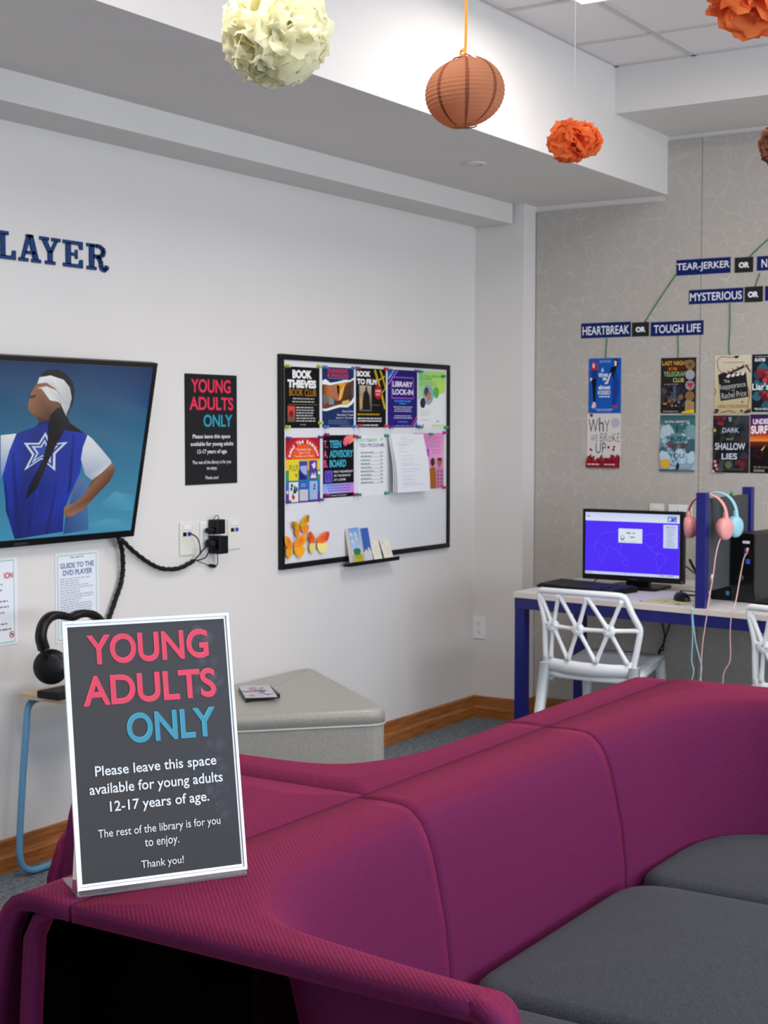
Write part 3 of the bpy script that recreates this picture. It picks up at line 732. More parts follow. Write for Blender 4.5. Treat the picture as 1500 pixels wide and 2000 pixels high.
# headphones hanging over the divider
def over_ear(root, c, R, zt, m1, m2, ear=0.036, y=0.0, tw=0.0):
    """c centre x,y ; band in the x-z plane, top at zt"""
    band = []
    for k in range(25):
        a = PI*(-0.10 + 1.20*k/24); band.append((c[0]+R*1.0*math.cos(a), c[1]+y, zt-R*1.08+R*1.08*math.sin(a)))
    mb = MB(); rows = []
    for k, p in enumerate(band):
        p = Vector(p); d = Vector((p.x-c[0], 0, p.z-(zt-R*1.08))).normalized(); wy = 0.014
        rows.append([p+Vector((0, -wy, 0)), p+d*0.004+Vector((0, -wy*.7, 0)), p+d*0.005, p+d*0.004+Vector((0, wy*.7, 0)), p+Vector((0, wy, 0)), p-d*0.003+Vector((0, wy*.7, 0)), p-d*0.004, p-d*0.003+Vector((0, -wy*.7, 0))])
    mb.grid(rows, closed=True); n = len(mb.v); mb.f += [tuple(range(8)), tuple(range(n-8, n))]; mb.sm += [False]*2
    mb.build('headband', m1, root)
    for sgn in (1, -1):
        e = Vector(band[0] if sgn > 0 else band[-1]) + Vector((0.0, 0, -0.022))
        ax = Vector((sgn*math.cos(tw), -abs(math.sin(tw)), -0.12)).normalized()
        Mx = ax.to_track_quat('Z', 'Y').to_matrix().to_4x4()
        Mx = Matrix.Translation(e) @ Matrix.Diagonal((1, 1, 1.28, 1)) @ Mx
        MB().tube([Vector(band[0 if sgn > 0 else -1])+Vector((0, 0, 0.045)), Vector(band[0 if sgn > 0 else -1])+Vector((sgn*0.003, 0, 0.01)), e+ax*0.008], [0.010, 0.011, 0.012], 8).build('yoke', m1, root)
        cup = MB().lathe([(ear*.80, -0.020), (ear*.98, -0.014), (ear, -0.004), (ear*.99, 0.004), (ear*.90, 0.014), (ear*.6, 0.018), (0.001, 0.019)], 28, M=Mx).build('ear_cup', m1, root)
        MB().lathe([(ear*.45, -0.021), (ear*.62, -0.029), (ear*.84, -0.028), (ear*.90, -0.019), (ear*.80, -0.015)], 28, M=Mx).build('ear_cushion', m2, cup)
    return band
HP = (-2.182, 5.80)
t = thing('headphones', 'pink headphones hanging over the divider right behind the blue post', 'headphones', (HP[0], HP[1], 1.05), group='headphones hung on the divider')
b1 = over_ear(t, HP, 0.082, 1.222, M_pink, M_pink2, 0.036, tw=0.5)
b1 = P(1413, 1062, 1, 5.79)
cord = [P(*p, 1, y) for p, y in (((1410, 1047), 5.80), ((1404, 1060), 5.775), ((1398, 1085), 5.75), ((1392, 1130), 5.73), ((1382, 1185), 5.70), ((1381, 1200), 5.70), ((1377, 1225), 5.70), ((1372, 1260), 5.70), ((1369, 1310), 5.70), ((1369, 1345), 5.70))]
cord += [Vector((cord[-1].x, cord[-1].y, 0.20)), Vector((cord[-1].x+0.06, 5.72, 0.12)), Vector((cord[-1].x+0.13, 5.72, 0.20))]
cord += [P(*p, 1, y) for p, y in (((1412, 1332), 5.70), ((1426, 1290), 5.70), ((1426, 1240), 5.70), ((1429, 1200), 5.695), ((1437, 1175), 5.72), ((1446, 1125), 5.85), ((1453, 1090), 5.98))]
cord += [rot @ Vector((0.076, -0.012, 0.972)), rot @ Vector((0.076, -0.010, 0.985))]
cd_ = MB().tube(crom(cord, 5), 0.0023, 7).build('cord', M_pinkcord, t)
MB().tube([P(1391, 1122, 1, 5.733), P(1389, 1136, 1, 5.733)], 0.0045, 8).build('inline_control', M_pinkcord, cd_)
MB().tube([rot @ Vector((0.076, -0.014, 0.975)), rot @ Vector((0.076, -0.008, 0.992))], 0.0055, 8).build('plug', M_pink, cd_)
HA = (-2.178, 5.905)
t = thing('headphones', 'pale blue headphones hanging on the divider behind the pink pair', 'headphones', (HA[0], HA[1], 1.05), group='headphones hung on the divider')
over_ear(t, HA, 0.083, 1.226, M_aqua, M_aqua, 0.035, tw=0.5)
for lab, pts in ((0, ((1351, 1187), (1351, 1200), (1353, 1240), (1351, 1290), (1355, 1310), (1350, 1335), (1351, 1350))), (1, ((1352, 1187), (1354, 1215), (1360, 1260), (1370, 1300), (1369, 1318), (1365, 1340), (1362, 1355)))):
    c_ = [P(*p, 1, 5.70) for p in pts]
    c_ = [Vector((-2.225, 5.83, ZD+0.02)), Vector((-2.222, 5.74, ZD+0.006))] + c_
    c_.append(Vector((c_[-1].x, c_[-1].y, 0.15 if lab else 0.16)))
    if lab == 0: c_[0:1] = [Vector((-2.262, 5.905, 1.02)), Vector((-2.245, 5.90, 0.85)), Vector((-2.228, 5.86, 0.775))]
    MB().tube(crom(c_, 5), 0.0022, 7).build('cord', M_aquacord, t)
# leaf-green clip on the divider top
c = P(1428, 963, 0, PX+0.022)
mb = MB()
for a in (-0.9, -0.3, 0.3, 0.9):
    p = Vector((PX+0.022, c.y, 1.206)); q_ = p+Vector((0, math.sin(a)*0.022, 0.024*math.cos(a)))
    mb.tube([p, (p+q_)/2+Vector((0.002, 0, 0)), q_], [0.003, 0.006, 0.001], 6, flat=0.5)
single('leaf_ornament', mb, mat('leaf_green', (60, 140, 60), 0.6), 'tiny green leafy ornament on top of the felt divider', 'ornament')

# cables behind the monitor and under the desk
def cable(label, pts, r, m=M_blackm, name='cable', group=None, n=6):
    return single(name, MB().tube(crom(pts, 6), r, n), m, label, 'cable', group)
cable('black cable curling on the desk to the left of the monitor stand', [P(1168, 1128, 1, 6.42), P(1160, 1136, 2, ZD+0.005), P(1145, 1141, 2, ZD+0.005), P(1124, 1143, 2, ZD+0.005), P(1112, 1142, 2, ZD+0.005)], 0.0025)
cable('thick black cables between the monitor and the divider post', [Vector((-2.47, 6.35, 0.90)), Vector((-2.44, 6.38, 0.83)), Vector((-2.38, 6.40, ZD+0.012)), Vector((-2.27, 6.38, ZD+0.012)), Vector((-2.20, 6.42, ZD+0.012))], 0.006)
cable('thin black cable looping down right of the monitor', [Vector((-2.48, 6.33, 0.87)), Vector((-2.42, 6.36, 0.82)), Vector((-2.33, 6.36, 0.775)), Vector((-2.22, 6.45, ZD+0.006))], 0.003)
cable('thin black cable coiled on the desk behind the mouse', [Vector((-2.47, 6.20, ZD+0.005)), Vector((-2.43, 6.12, ZD+0.005)), Vector((-2.36, 6.14, ZD+0.005)), Vector((-2.33, 6.22, ZD+0.005)), Vector((-2.40, 6.26, ZD+0.005)), Vector((-2.45, 6.22, ZD+0.010)), Vector((-2.40, 6.10, ZD+0.010)), Vector((-2.22, 6.15, ZD+0.005))], 0.0025)
yy = YP-0.012
cable('black cable hanging under the desk, crossing to the left', [P(1293, 1215, 1, yy), P(1298, 1240, 1, yy), P(1297, 1255, 1, yy), P(1288, 1270, 1, yy), P(1284, 1290, 1, yy), P(1283, 1330, 1, yy)], 0.004)
cable('black cable hanging under the desk, crossing to the right', [P(1309, 1215, 1, yy-.012), P(1302, 1238, 1, yy-.012), P(1297, 1250, 1, yy-.012), P(1295, 1270, 1, yy-.012), P(1289, 1275, 1, yy-.012), P(1293, 1330, 1, yy-.012)], 0.004)

# ================================================================== white lattice chairs
def build_chair():
    Y0 = 5.665
    t = thing('lattice_chair', 'white plastic chair with a triangular lattice back, drawn up to the violet monitor', 'chair', (-2.66, 5.85, 0), group='white lattice-backed chairs')
    def dep(cx):      # the back wraps forward at its sides
        u = (cx-640)/500.0; return Y0 + 0.05*u*u
    def N_(cx, cy): 
        rake = (560-cy)/1000*-0.05
        return P(1030+cx/5.172, 1140+cy/5.172, 1, dep(cx)+rake)
    n = dict(TL=(128, 78), T1=(318, 108), T2=(600, 135), T3=(955, 165), TR=(985, 145), a=(140, 130),
             M0=(182, 388), M1=(262, 425), M2=(510, 462), M3=(825, 480), M4=(1128, 478), B0=(238, 745), B1=(410, 768), B2=(690, 800), B3=(1012, 818), L0=(185, 560), R0=(1090, 760))
    bars = [('a', 'M1'), ('T1', 'M1'), ('T1', 'M2'), ('T2', 'M2'), ('T2', 'M3'), ('T3', 'M3'), ('M0', 'M1'), ('M1', 'M2'), ('M2', 'M3'), ('M3', 'M4'), ('M1', 'B0'), ('M1', 'B1'), ('M2', 'B1'), ('M2', 'B2'), ('M3', 'B2'), ('M3', 'B3')]
    mb = MB()
    for a, b in bars:
        A_, B_ = N_(*n[a]), N_(*n[b]); mid = [(A_*(1-s)+B_*s) for s in (0, .12, .5, .88, 1)]
        mb.tube(mid, [0.014, 0.0105, 0.0090, 0.0105, 0.014], 8)
    for k in ('M1', 'M2', 'M3'):
        c_ = N_(*n[k]); mb.lathe([(0.001, -0.009), (0.024, -0.010), (0.028, -0.005), (0.028, 0.005), (0.024, 0.010), (0.001, 0.009)], 16, M=Matrix.Translation(c_) @ Matrix.Rotation(PI/2, 4, 'X'))
    mb.build('back_lattice', M_chair, t)
    mb = MB()
    fr = [(190, 760), (183, 560), (180, 388), (150, 230), (122, 110), (135, 68), (200, 70), (400, 85), (650, 103), (880, 120), (965, 135), (1000, 175), (1060, 310), (1125, 430), (1140, 490), (1122, 600), (1095, 740), (1070, 850)]
    mb.tube(crom([N_(*p) for p in fr], 3), 0.0135, 10)
    mb.build('back_frame', M_chair, t)
    # solid lower band of the back
    top = [(180, 700), (245, 748), (410, 775), (560, 795), (690, 805), (860, 820), (1015, 822), (1095, 760)]
    bot = [(165, 850), (235, 855), (400, 905), (530, 920), (650, 935), (830, 940), (985, 940), (1082, 915)]
    rows = [[N_(*p) for p in top], [N_((a[0]+b[0])/2, (a[1]+b[1])/2)+Vector((0, -0.003, 0)) for a, b in zip(top, bot)], [N_(*p) for p in bot]]
    mb = MB().grid(rows); mb.build('back_band', M_chair, t, solid=0.014, off=0)
    # seat
    bl, br = N_(190, 800), N_(1075, 850)
    zb = 0.445
    frr = P(1296, 1279, 1, 6.13); fl = Vector((frr.x-0.375, 6.13, frr.z))
    S = []
    for i in range(9):
        s = i/8; l = Vector((bl.x+0.01, bl.y, zb))*(1-s)+fl*s; r = Vector((br.x-0.01, br.y, zb))*(1-s)+frr*s; row = []
        for j in range(9):
            u = j/8; p = l*(1-u)+r*u; p.z -= 0.014*math.sin(PI*u)*math.sin(PI*min(1, s*1.0))**0.6; p.y += 0.012*math.sin(PI*u)*s - 0.02*math.sin(PI*u)*(1-s); row.append(p)
        S.append(row)
    o = MB().grid(S).build('seat', M_chair, t, solid=0.022); inward(o, 0)
    mb = MB().tube([Vector((bl.x+0.012, bl.y+0.01, zb-0.022)), fl-Vector((-0.012, 0.01, 0.022))], 0.018, 8).tube([Vector((br.x-0.012, br.y+0.01, zb-0.022)), frr-Vector((0.012, 0.01, 0.022))], 0.018, 8)
    mb.tube([fl-Vector((-0.012, 0.01, 0.022)), frr-Vector((0.012, 0.01, 0.022))], 0.018, 8).build('seat_rim', M_chair, t)
    def leg(p, q, w0, w1):
        p, q = Vector(p), Vector(q); m = MB(); rows = []
        for s in (0, .5, 1):
            c_ = p*(1-s)+q*s; w_ = w0*(1-s)+w1*s
            rows.append([c_+Vector(v)*w_ for v in ((-1, -.8, 0), (-.8, -1, 0), (.8, -1, 0), (1, -.8, 0), (1, .8, 0), (.8, 1, 0), (-.8, 1, 0), (-1, .8, 0))])
        m.grid(rows, closed=True); m.f += [tuple(range(8)), tuple(range(16, 24))]; m.sm += [False]*2
        m.build('leg', M_chair, t)
    a = N_(192, 790); leg((a.x-0.004, a.y, a.z), (a.x-0.015, a.y-0.105, 0.0), 0.020, 0.0155)
    a = N_(1085, 850); leg((a.x, a.y, a.z), (a.x+0.005, a.y-0.10, 0.0), 0.020, 0.0155)
    leg((fl.x+0.012, fl.y-0.012, fl.z-0.02), (fl.x+0.0, fl.y+0.02, 0.0), 0.019, 0.014)
    leg((frr.x-0.012, frr.y-0.012, frr.z-0.02), (frr.x+0.01, frr.y+0.02, 0.0), 0.019, 0.014)
    return t
ch = build_chair()
c2 = ch.copy(); COL.objects.link(c2)
c2['label'] = 'white plastic chair with a triangular lattice back, cut off by the right edge'
for k in list(ch.children):
    d = k.copy(); COL.objects.link(d); d.parent = c2
c2.location = (ch.location.x+0.98, ch.location.y-0.13, 0); c2.rotation_euler = (0, 0, math.radians(-9))

# ================================================================== things on the left wall
# slab-serif letters
def letters():
    zb, zt = 2.054, 2.146
    S = 0.022; F = 0.013     # stem, serif
    def add(mb, pts, y0, w_, h):    # local 0..1 points -> wall
        vs = [(XW+0.0005, y0+px*w_, zb+pz*h) for px, pz in pts]; vf = [(XW+0.0065, y, z) for _, y, z in vs]; n = len(pts)
        mb.add(vs+vf, [tuple(range(n))[::-1], tuple(range(n, 2*n))] + [(i, (i+1) % n, n+(i+1) % n, n+i) for i in range(n)])
    defs = {
     'L': [[(.0, 0), (1, 0), (1, .34), (.84, .34), (.78, .14), (.0, .14)], [(.0, .86), (.62, .86), (.62, 1), (.0, 1)], [(.2, .1), (.44, .1), (.44, .9), (.2, .9)]],
     'A': [[(.0, 0), (.42, 0), (.42, .13), (.0, .13)], [(.58, 0), (1, 0), (1, .13), (.58, .13)], [(.10, .10), (.24, .10), (.56, .98), (.38, .98)], [(.66, .10), (.90, .10), (.64, 1), (.40, 1)], [(.25, .28), (.75, .28), (.70, .40), (.29, .40)], [(.34, .9), (.64, .9), (.64, 1), (.34, 1)]],
     'Y': [[(.26, 0), (.74, 0), (.74, .13), (.26, .13)], [(.39, .1), (.61, .1), (.61, .5), (.39, .5)], [(.0, .87), (.44, .87), (.44, 1), (.0, 1)], [(.58, .87), (1, .87), (1, 1), (.58, 1)], [(.10, .9), (.34, .9), (.58, .45), (.40, .42)], [(.88, .9), (.74, .9), (.44, .44), (.60, .42)]],
     'E': [[(.0, 0), (1, 0), (1, .32), (.86, .32), (.80, .14), (.0, .14)], [(.0, .86), (.80, .86), (.86, .70), (1, .70), (1, 1), (.0, 1)], [(.14, .1), (.38, .1), (.38, .9), (.14, .9)], [(.36, .44), (.62, .44), (.62, .33), (.73, .33), (.73, .68), (.62, .68), (.62, .56), (.36, .56)]],
     'R': [[(.0, 0), (.44, 0), (.44, .13), (.0, .13)], [(.12, .1), (.34, .1), (.34, .95), (.12, .95)], [(.0, .87), (.5, .87), (.5, 1), (.0, 1)]]}
    pos = {'L': (3.444, .082), 'A': (3.540, .100), 'Y': (3.636, .096), 'E': (3.746, .094), 'R': (3.861, .106)}
    lab = {'L': 'navy slab-serif letter L high on the left wall, cut by the left edge', 'A': 'navy slab-serif letter A high on the left wall', 'Y': 'navy slab-serif letter Y high on the left wall',
           'E': 'navy slab-serif letter E high on the left wall', 'R': 'navy slab-serif letter R with a curled leg, last of the row on the left wall'}
    for k, parts in defs.items():
        mb = MB(); y0, w_ = pos[k]
        for p in parts: add(mb, p, y0, w_, zt-zb)
        if k == 'R':
            bowl = [(.46, .935), (.62, .92), (.76, .84), (.80, .73), (.74, .60), (.60, .53), (.30, .53)]
            legp = [(.46, .52), (.60, .44), (.66, .32), (.67, .18), (.72, .06), (.84, .02), (.93, .10), (.95, .20)]
            for path, th in ((bowl, .075), (legp, .07)):
                for (a, b) in zip(path[:-1], path[1:]):
                    A_ = Vector(a); B_ = Vector(b); t_ = (B_-A_).normalized(); n_ = Vector((-t_.y, t_.x)); A_ = A_-t_*0.02; B_ = B_+t_*0.02
                    tk = th*(1.25 if (k == 'R' and abs(t_.x) < abs(t_.y)) else 1)
                    add(mb, [tuple(A_-n_*tk), tuple(B_-n_*tk), tuple(B_+n_*tk), tuple(A_+n_*tk)], y0, w_, zt-zb)
        single('wall_letter', mb, M_letter, lab[k], 'letter', 'navy slab-serif letters above the television')
letters()

# television on a tilting bracket
TYC, TVW = 4.05, 1.11
TT = P(307, 709, 1, TYC); TB = P(260, 1047, 1, TYC)
V_ = Vector((TT.x-TB.x, 0, TT.z-TB.z)); TH = V_.length; V_.normalize(); U_ = Vector((0, 1, 0)); N_t = U_.cross(V_)
t = thing('television', 'wall-mounted black television tilted down, showing a blindfolded child in a blue star cape', 'television', (XW+0.08, TYC-TVW/2, TB.z))
O_ = Vector((TT.x, TYC-TVW, TT.z))
Mt = Matrix(((0, V_.x, N_t.x, 0), (1, 0, 0, 0), (0, V_.z, N_t.z, 0), (0, 0, 0, 1)))
Mt = Matrix.Translation(Vector((TB.x, TYC-TVW, TB.z))) @ Mt
mb = MB().box((0, 0, -0.028), (TVW, TH, 0), Mt, bev=0.003); mb.box((0.15, 0.24, -0.055), (TVW-0.15, TH-0.10, -0.027), Mt, bev=0.006); mb.build('housing', M_black, t)
bz = 0.018
for a, b in (((0, 0), (TVW, bz+0.004)), ((0, TH-bz), (TVW, TH)), ((0, bz), (bz, TH-bz)), ((TVW-bz, bz), (TVW, TH-bz))):
    pass
mb = MB()
for a, b in (((0, 0), (TVW, bz+0.006)), ((0, TH-bz), (TVW, TH)), ((0, bz), (bz, TH-bz)), ((TVW-bz, bz), (TVW, TH-bz))):
    mb.box((a[0]+.0005, a[1]+.0005, -0.001), (b[0]-.0005, b[1]-.0005, 0.004), Mt)
mb.build('bezel', M_gloss, t)
MB().box((TVW/2-0.03, 0.006, 0.004), (TVW/2+0.03, 0.014, 0.0045), Mt).build('badge', M_key, t)
MB().box((0.30, 0.34, -0.085), (0.34, 0.56, -0.054), Mt).box((TVW-0.34, 0.34, -0.085), (TVW-0.30, 0.56, -0.054), Mt).build('bracket_arm', M_blackm, t)
MB().box((XW+0.0005, TYC-TVW+0.2, 1.22), (XW+0.03, TYC-0.2, 1.62)).build('wall_plate', M_blackm, t)
A = Art(Mt @ Vector((bz, TH-bz, 0.0005)), U_, V_, TVW-2*bz, TH-2*bz-0.006, (40, 110, 160), thick=0.0006)
c1 = lambda pts: A.q([(x/2.679, 400+y/2.679) for x, y in pts])
A.rect(0, 0, 1, 1, None, [(18, 50, 96), (20, 54, 100), (70, 150, 184), (60, 140, 180)])
A.poly(A.q([(150, 707), (300, 715), (290, 800), (200, 760)]), None, [(22, 60, 104), (18, 48, 92), (26, 80, 128), (24, 70, 116)])
for pts in ([(530, 1560), (600, 1500), (700, 1520), (690, 1600), (560, 1600)], [(460, 1670), (560, 1640), (690, 1650), (680, 1700), (460, 1712)]): A.poly(c1(pts), None, [(70, 148, 184), (84, 160, 192), (66, 146, 182), (74, 152, 188), (66, 142, 180)])
A.poly(c1([(400, 1420), (452, 1440), (462, 1700), (330, 1722), (340, 1640)]), None, [(96, 120, 168), (88, 120, 170), (60, 110, 160), (40, 70, 140), (50, 60, 130)])
SK = (146, 100, 74); SKD = (96, 60, 44)
A.poly(c1([(215, 885), (250, 862), (300, 862), (345, 885), (378, 925), (390, 970), (380, 1040), (352, 1100), (330, 1080), (260, 1000)]), (30, 24, 24))
A.poly(c1([(205, 905), (175, 960), (160, 985), (155, 1010), (145, 1040), (148, 1075), (172, 1102), (190, 1112), (205, 1140), (270, 1130), (310, 1080), (330, 980), (260, 900)]), None, [SKD, SK, SK, (160, 110, 84), (150, 100, 76), SK, SKD, SKD, (80, 50, 38), (70, 44, 34), SKD, SK, SK])
A.poly(c1([(90, 1195), (185, 1160), (205, 1135), (270, 1130), (300, 1180), (400, 1178), (455, 1202), (432, 1290), (418, 1400), (365, 1520), (332, 1600), (328, 1710), (75, 1750), (35, 1620), (12, 1420), (40, 1290)]), None,
       [(30, 52, 140), (26, 46, 132), (20, 36, 110), (18, 32, 100), (28, 50, 150), (40, 66, 190), (36, 62, 180), (30, 54, 170), (34, 60, 190), (30, 54, 180), (26, 46, 150), (24, 42, 140), (18, 32, 110), (26, 48, 160), (30, 56, 176), (34, 60, 180)])
for p in ([(60, 1300), (90, 1290), (110, 1740), (80, 1745)], [(180, 1500), (200, 1490), (150, 1730), (130, 1735)], [(380, 1200), (396, 1200), (370, 1480), (350, 1520)], [(300, 1420), (312, 1400), (250, 1720), (232, 1722)], [(20, 1420), (60, 1560), (40, 1640), (28, 1600)]):
    A.poly(c1(p), None, [(18, 36, 130), (30, 56, 190), (14, 28, 100), (16, 30, 110)])
star = [(122, 1245), (200, 1245), (236, 1188), (262, 1250), (352, 1240), (288, 1302), (286, 1392), (214, 1330), (124, 1390), (166, 1308)]
def shrink(p, k): 
    cx, cy = sum(q[0] for q in p)/len(p), sum(q[1] for q in p)/len(p); return [(cx+(x-cx)*k, cy+(y-cy)*k) for x, y in p]
def starpoly(k, col):
    p = shrink(star, k); cx, cy = sum(q[0] for q in p)/10, sum(q[1] for q in p)/10
    z = A.k
    for i in range(10): A.k = z; A.poly(c1([(cx, cy), p[i], p[(i+1) % 10]]), col)
starpoly(1.0, (206, 218, 232)); starpoly(.80, (30, 54, 160)); starpoly(.62, (196, 210, 228)); starpoly(.45, (52, 80, 176))
A.poly(c1([(262, 1100), (300, 1060), (335, 1075), (362, 1140), (440, 1195), (335, 1178), (300, 1240), (255, 1330), (185, 1490), (130, 1540), (150, 1470), (215, 1350), (245, 1240), (250, 1160)]), None, [(20, 16, 18)]*5+[(34, 28, 40)]+[(18, 14, 18)]*8)
BF = (222, 226, 228)
A.poly(c1([(203, 902), (262, 892), (330, 915), (362, 955), (372, 1010), (360, 1060), (342, 1104), (318, 1050), (290, 965), (240, 930), (192, 935)]), None, [BF, (236, 238, 238), (226, 228, 230), (196, 200, 206), (206, 210, 214), (180, 186, 192), (170, 176, 184), (210, 214, 218), (190, 196, 200), (214, 216, 220), BF])
A.poly(c1([(190, 958), (240, 948), (290, 970), (330, 1050), (300, 1030), (258, 1022), (232, 985), (214, 962)]), None, [(200, 206, 212), BF, BF, (180, 186, 194), (214, 218, 222), (226, 230, 232), BF, (208, 212, 216)])
A.poly(c1([(455, 1203), (478, 1222), (520, 1268), (575, 1335), (582, 1352), (530, 1400), (478, 1440), (442, 1412), (420, 1330), (430, 1270)]), None, [(226, 232, 238), BF, BF, (200, 210, 220), (186, 196, 210), (206, 214, 222), (170, 180, 200), (160, 174, 200), (190, 200, 216), (216, 224, 232)])
A.poly(c1([(478, 1440), (530, 1400), (584, 1348), (600, 1388), (572, 1445), (500, 1520), (438, 1590), (380, 1625), (346, 1642), (330, 1612), (332, 1580), (380, 1562), (425, 1530), (460, 1480)]), None, [(120, 78, 56), SK, (170, 122, 92), (110, 70, 52), (96, 60, 44), SKD, SK, (160, 112, 86), SKD, (140, 96, 74), (150, 106, 84), (160, 112, 88), SK, SKD])
A.poly(c1([(0, 1205), (82, 1196), (44, 1290), (14, 1400), (0, 1440)]), None, [BF, (230, 236, 240), (190, 202, 220), (120, 140, 190), (100, 130, 190)])
A.poly(c1([(150, 1000), (185, 992), (180, 1008), (156, 1014)]), (90, 44, 40))
A.build('screen', M_tvscreen, t)
# cable runs wrapped in black sleeve
def sleeve(label, pts, r):
    c_ = crom(pts, 10); rr = [r*(1+0.06*math.sin(i*0.9)) for i in range(len(c_))]
    tt = thing('wrapped_cable', label, 'cable', (pts[-1].x, pts[-1].y, min(p.z for p in pts)))
    MB().tube(c_, rr, 8).build('cable', M_blackm, tt)
    mb = MB(); n = len(c_); hel = []
    for i in range(n*3-3):
        k = i//3; f_ = (i % 3)/3; p = c_[k]*(1-f_)+c_[min(k+1, n-1)]*f_; tn = (c_[min(k+1, n-1)]-c_[max(k-1, 0)]).normalized()
        u = tn.orthogonal().normalized(); v = tn.cross(u); a = i*0.55; hel.append(p+(u*math.cos(a)+v*math.sin(a))*r*1.15)
    mb.tube(hel, r*0.14, 5); mb.build('spiral_wrap', M_black, tt)
Wp = lambda x, y, o=0.02: P(x, y, 0, XW+o)
sleeve('thick black sleeved cable dropping from the television behind the sign', [Wp(232, 1052, .05), Wp(238, 1075, .03), Wp(240, 1110), Wp(236, 1140), Wp(226, 1170), Wp(214, 1205), Wp(200, 1240)], 0.0085)
sleeve('black sleeved cable sagging from the television to the wall sockets', [Wp(238, 1055, .05), Wp(262, 1078, .025), Wp(292, 1100), Wp(318, 1111), Wp(350, 1110), Wp(378, 1096)], 0.0080)
cable('thin black cord from the sleeve up to the left wall socket', [Wp(376, 1097), Wp(390, 1082, .025), Wp(391, 1070, .03), Wp(386, 1052, .035), Wp(376, 1044, .035), Wp(368, 1042, .03)], 0.0026)
cable('black cord from the sleeve up to the middle wall socket', [Wp(376, 1097), Wp(388, 1085, .03), Wp(398, 1072, .04), Wp(405, 1063, .045)], 0.0030)
cable('black cord looping under the middle wall socket', [Wp(378, 1095), Wp(392, 1093, .02), Wp(402, 1088, .03), Wp(407, 1078, .04), Wp(408, 1068, .04)], 0.0026)
cable('thin cord from the sleeve to the small black plug below the adapters', [Wp(384, 1095), Wp(398, 1100, .01), Wp(408, 1104, .01), Wp(412, 1105, .01)], 0.0014)
single('cord_coupler', MB().tube([Wp(409, 1104, .012), Wp(412, 1104.5, .012), Wp(419, 1106, .012), Wp(422, 1106, .012)], [0.004, 0.007, 0.007, 0.003], 10), M_blackm, 'small black barrel connector hanging below the power adapters', 'connector')

# wall plates
def plate(label, y0, y1, z0, z1, m, back=False, kind='data', name='wall_socket', group='wall sockets'):
    t = thing(name, label, 'socket', ((y0+y1)/2, YP-0.003, z0) if back else (XW+0.003, (y0+y1)/2, z0), group=group)
    def B(mb, a, b, za, zb, d0, d1, bev=0):
        if back == 'col': return mb.box((a, YC-d1, za), (b, YC-d0, zb), bev=bev)
        if back: return mb.box((a, YP-d1, za), (b, YP-d0, zb), bev=bev)
        return mb.box((XW+d0, a, za), (XW+d1, b, zb), bev=bev)
    B(MB(), y0, y1, z0, z1, 0.0003, 0.007, 0.0025).build('cover_plate', m, t)
    w_ = y1-y0; h = z1-z0; ym = (y0+y1)/2
    if kind == 'data':
        B(MB(), ym-w_*.28, ym+w_*.28, z1-h*.22, z1-h*.10, 0.0065, 0.010, 0.001).build('label_window', M_whitep, t)
        MJ = mat('data_jack_blue', (40, 70, 170), 0.4)
        for s in (-1, 1): B(MB(), ym+s*w_*.17-w_*.12, ym+s*w_*.17+w_*.12, z1-h*.42, z1-h*.30, 0.0065, 0.0085).build('jack', MJ if s > 0 else M_black, t)
    else:
        for s in (-1, 1):
            zc = (z0+z1)/2+s*h*.19
            rc_ = B(MB(), ym-w_*.22, ym+w_*.22, zc-h*.12, zc+h*.12, 0.0065, 0.0085, 0.0012).build('receptacle', m, t)
            mb = MB(); B(mb, ym-w_*.10, ym-w_*.07, zc-h*.02, zc+h*.06, 0.008, 0.0089); B(mb, ym+w_*.07, ym+w_*.10, zc-h*.02, zc+h*.05, 0.008, 0.0089); B(mb, ym-w_*.03, ym+w_*.03, zc-h*.08, zc-h*.04, 0.008, 0.0089)
            mb.build('slots', M_key, rc_)
        B(MB(), ym-w_*.03, ym+w_*.03, (z0+z1)/2-h*.015, (z0+z1)/2+h*.015, 0.0068, 0.0078).build('screw', M_tee, t)
    return t
a, b = Wp(349, 1021, 0), Wp(376, 1083, 0)
plate('ivory data plate left of the power adapters, one black cord plugged in', a.y, b.y, b.z, a.z, M_ivory)
a, b = Wp(389, 1020, 0), Wp(418, 1080, 0)
plate('white power socket half hidden behind two black adapters', a.y, b.y, b.z, a.z, M_whitep, kind='power')
a, b = Wp(443, 1014, 0), Wp(468, 1071, 0)
plate('ivory data plate right of the power adapters, its two blue jacks empty', a.y, b.y, b.z, a.z, M_ivory)
a, b = P(925, 1203, 1, YC), P(949, 1248, 1, YC)
plate('white duplex power socket low on the column by the corner', a.x, b.x, b.z, a.z, M_whitep, back='col', kind='power')
a, b = P(1269.5, 983, 1, YP), P(1297.5, 1010, 1, YP)
plate('ivory data plate just above the monitor', a.x, b.x, b.z-0.06, a.z, M_ivory, back=True)
a, b = P(1306.5, 985, 1, YP), P(1352, 1031, 1, YP)
plate('wide white socket plate on the grey wall left of the blue post', a.x, b.x, b.z, a.z, M_whitep, back=True, kind='power')
def adapter(label, x0, y0, x1, y1, d):
    a, b = Wp(x0, y0, .03), Wp(x1, y1, .03)
    t = thing('power_adapter', label, 'power adapter', (XW+0.02, (a.y+b.y)/2, b.z), group='black power adapters in the wall socket')
    MB().box((XW+0.0105, a.y, b.z), (XW+0.0105+d, b.y, a.z), bev=0.004).build('body', M_black, t)
    return t
ta = adapter('upper black power adapter plugged in beside the whiteboard', 414, 1015, 431, 1042, 0.045)
MB().tube(crom([Wp(427, 1018, .04), Wp(426, 1008, .035), Wp(421, 1008, .03), Wp(417, 1016, .03), Wp(413, 1035, .03), Wp(406, 1050, .035)]), 0.0018, 6).build('cord', M_blackm, ta)
ta = adapter('lower black power adapter with a cord hanging from it', 415, 1047, 433, 1080, 0.055)
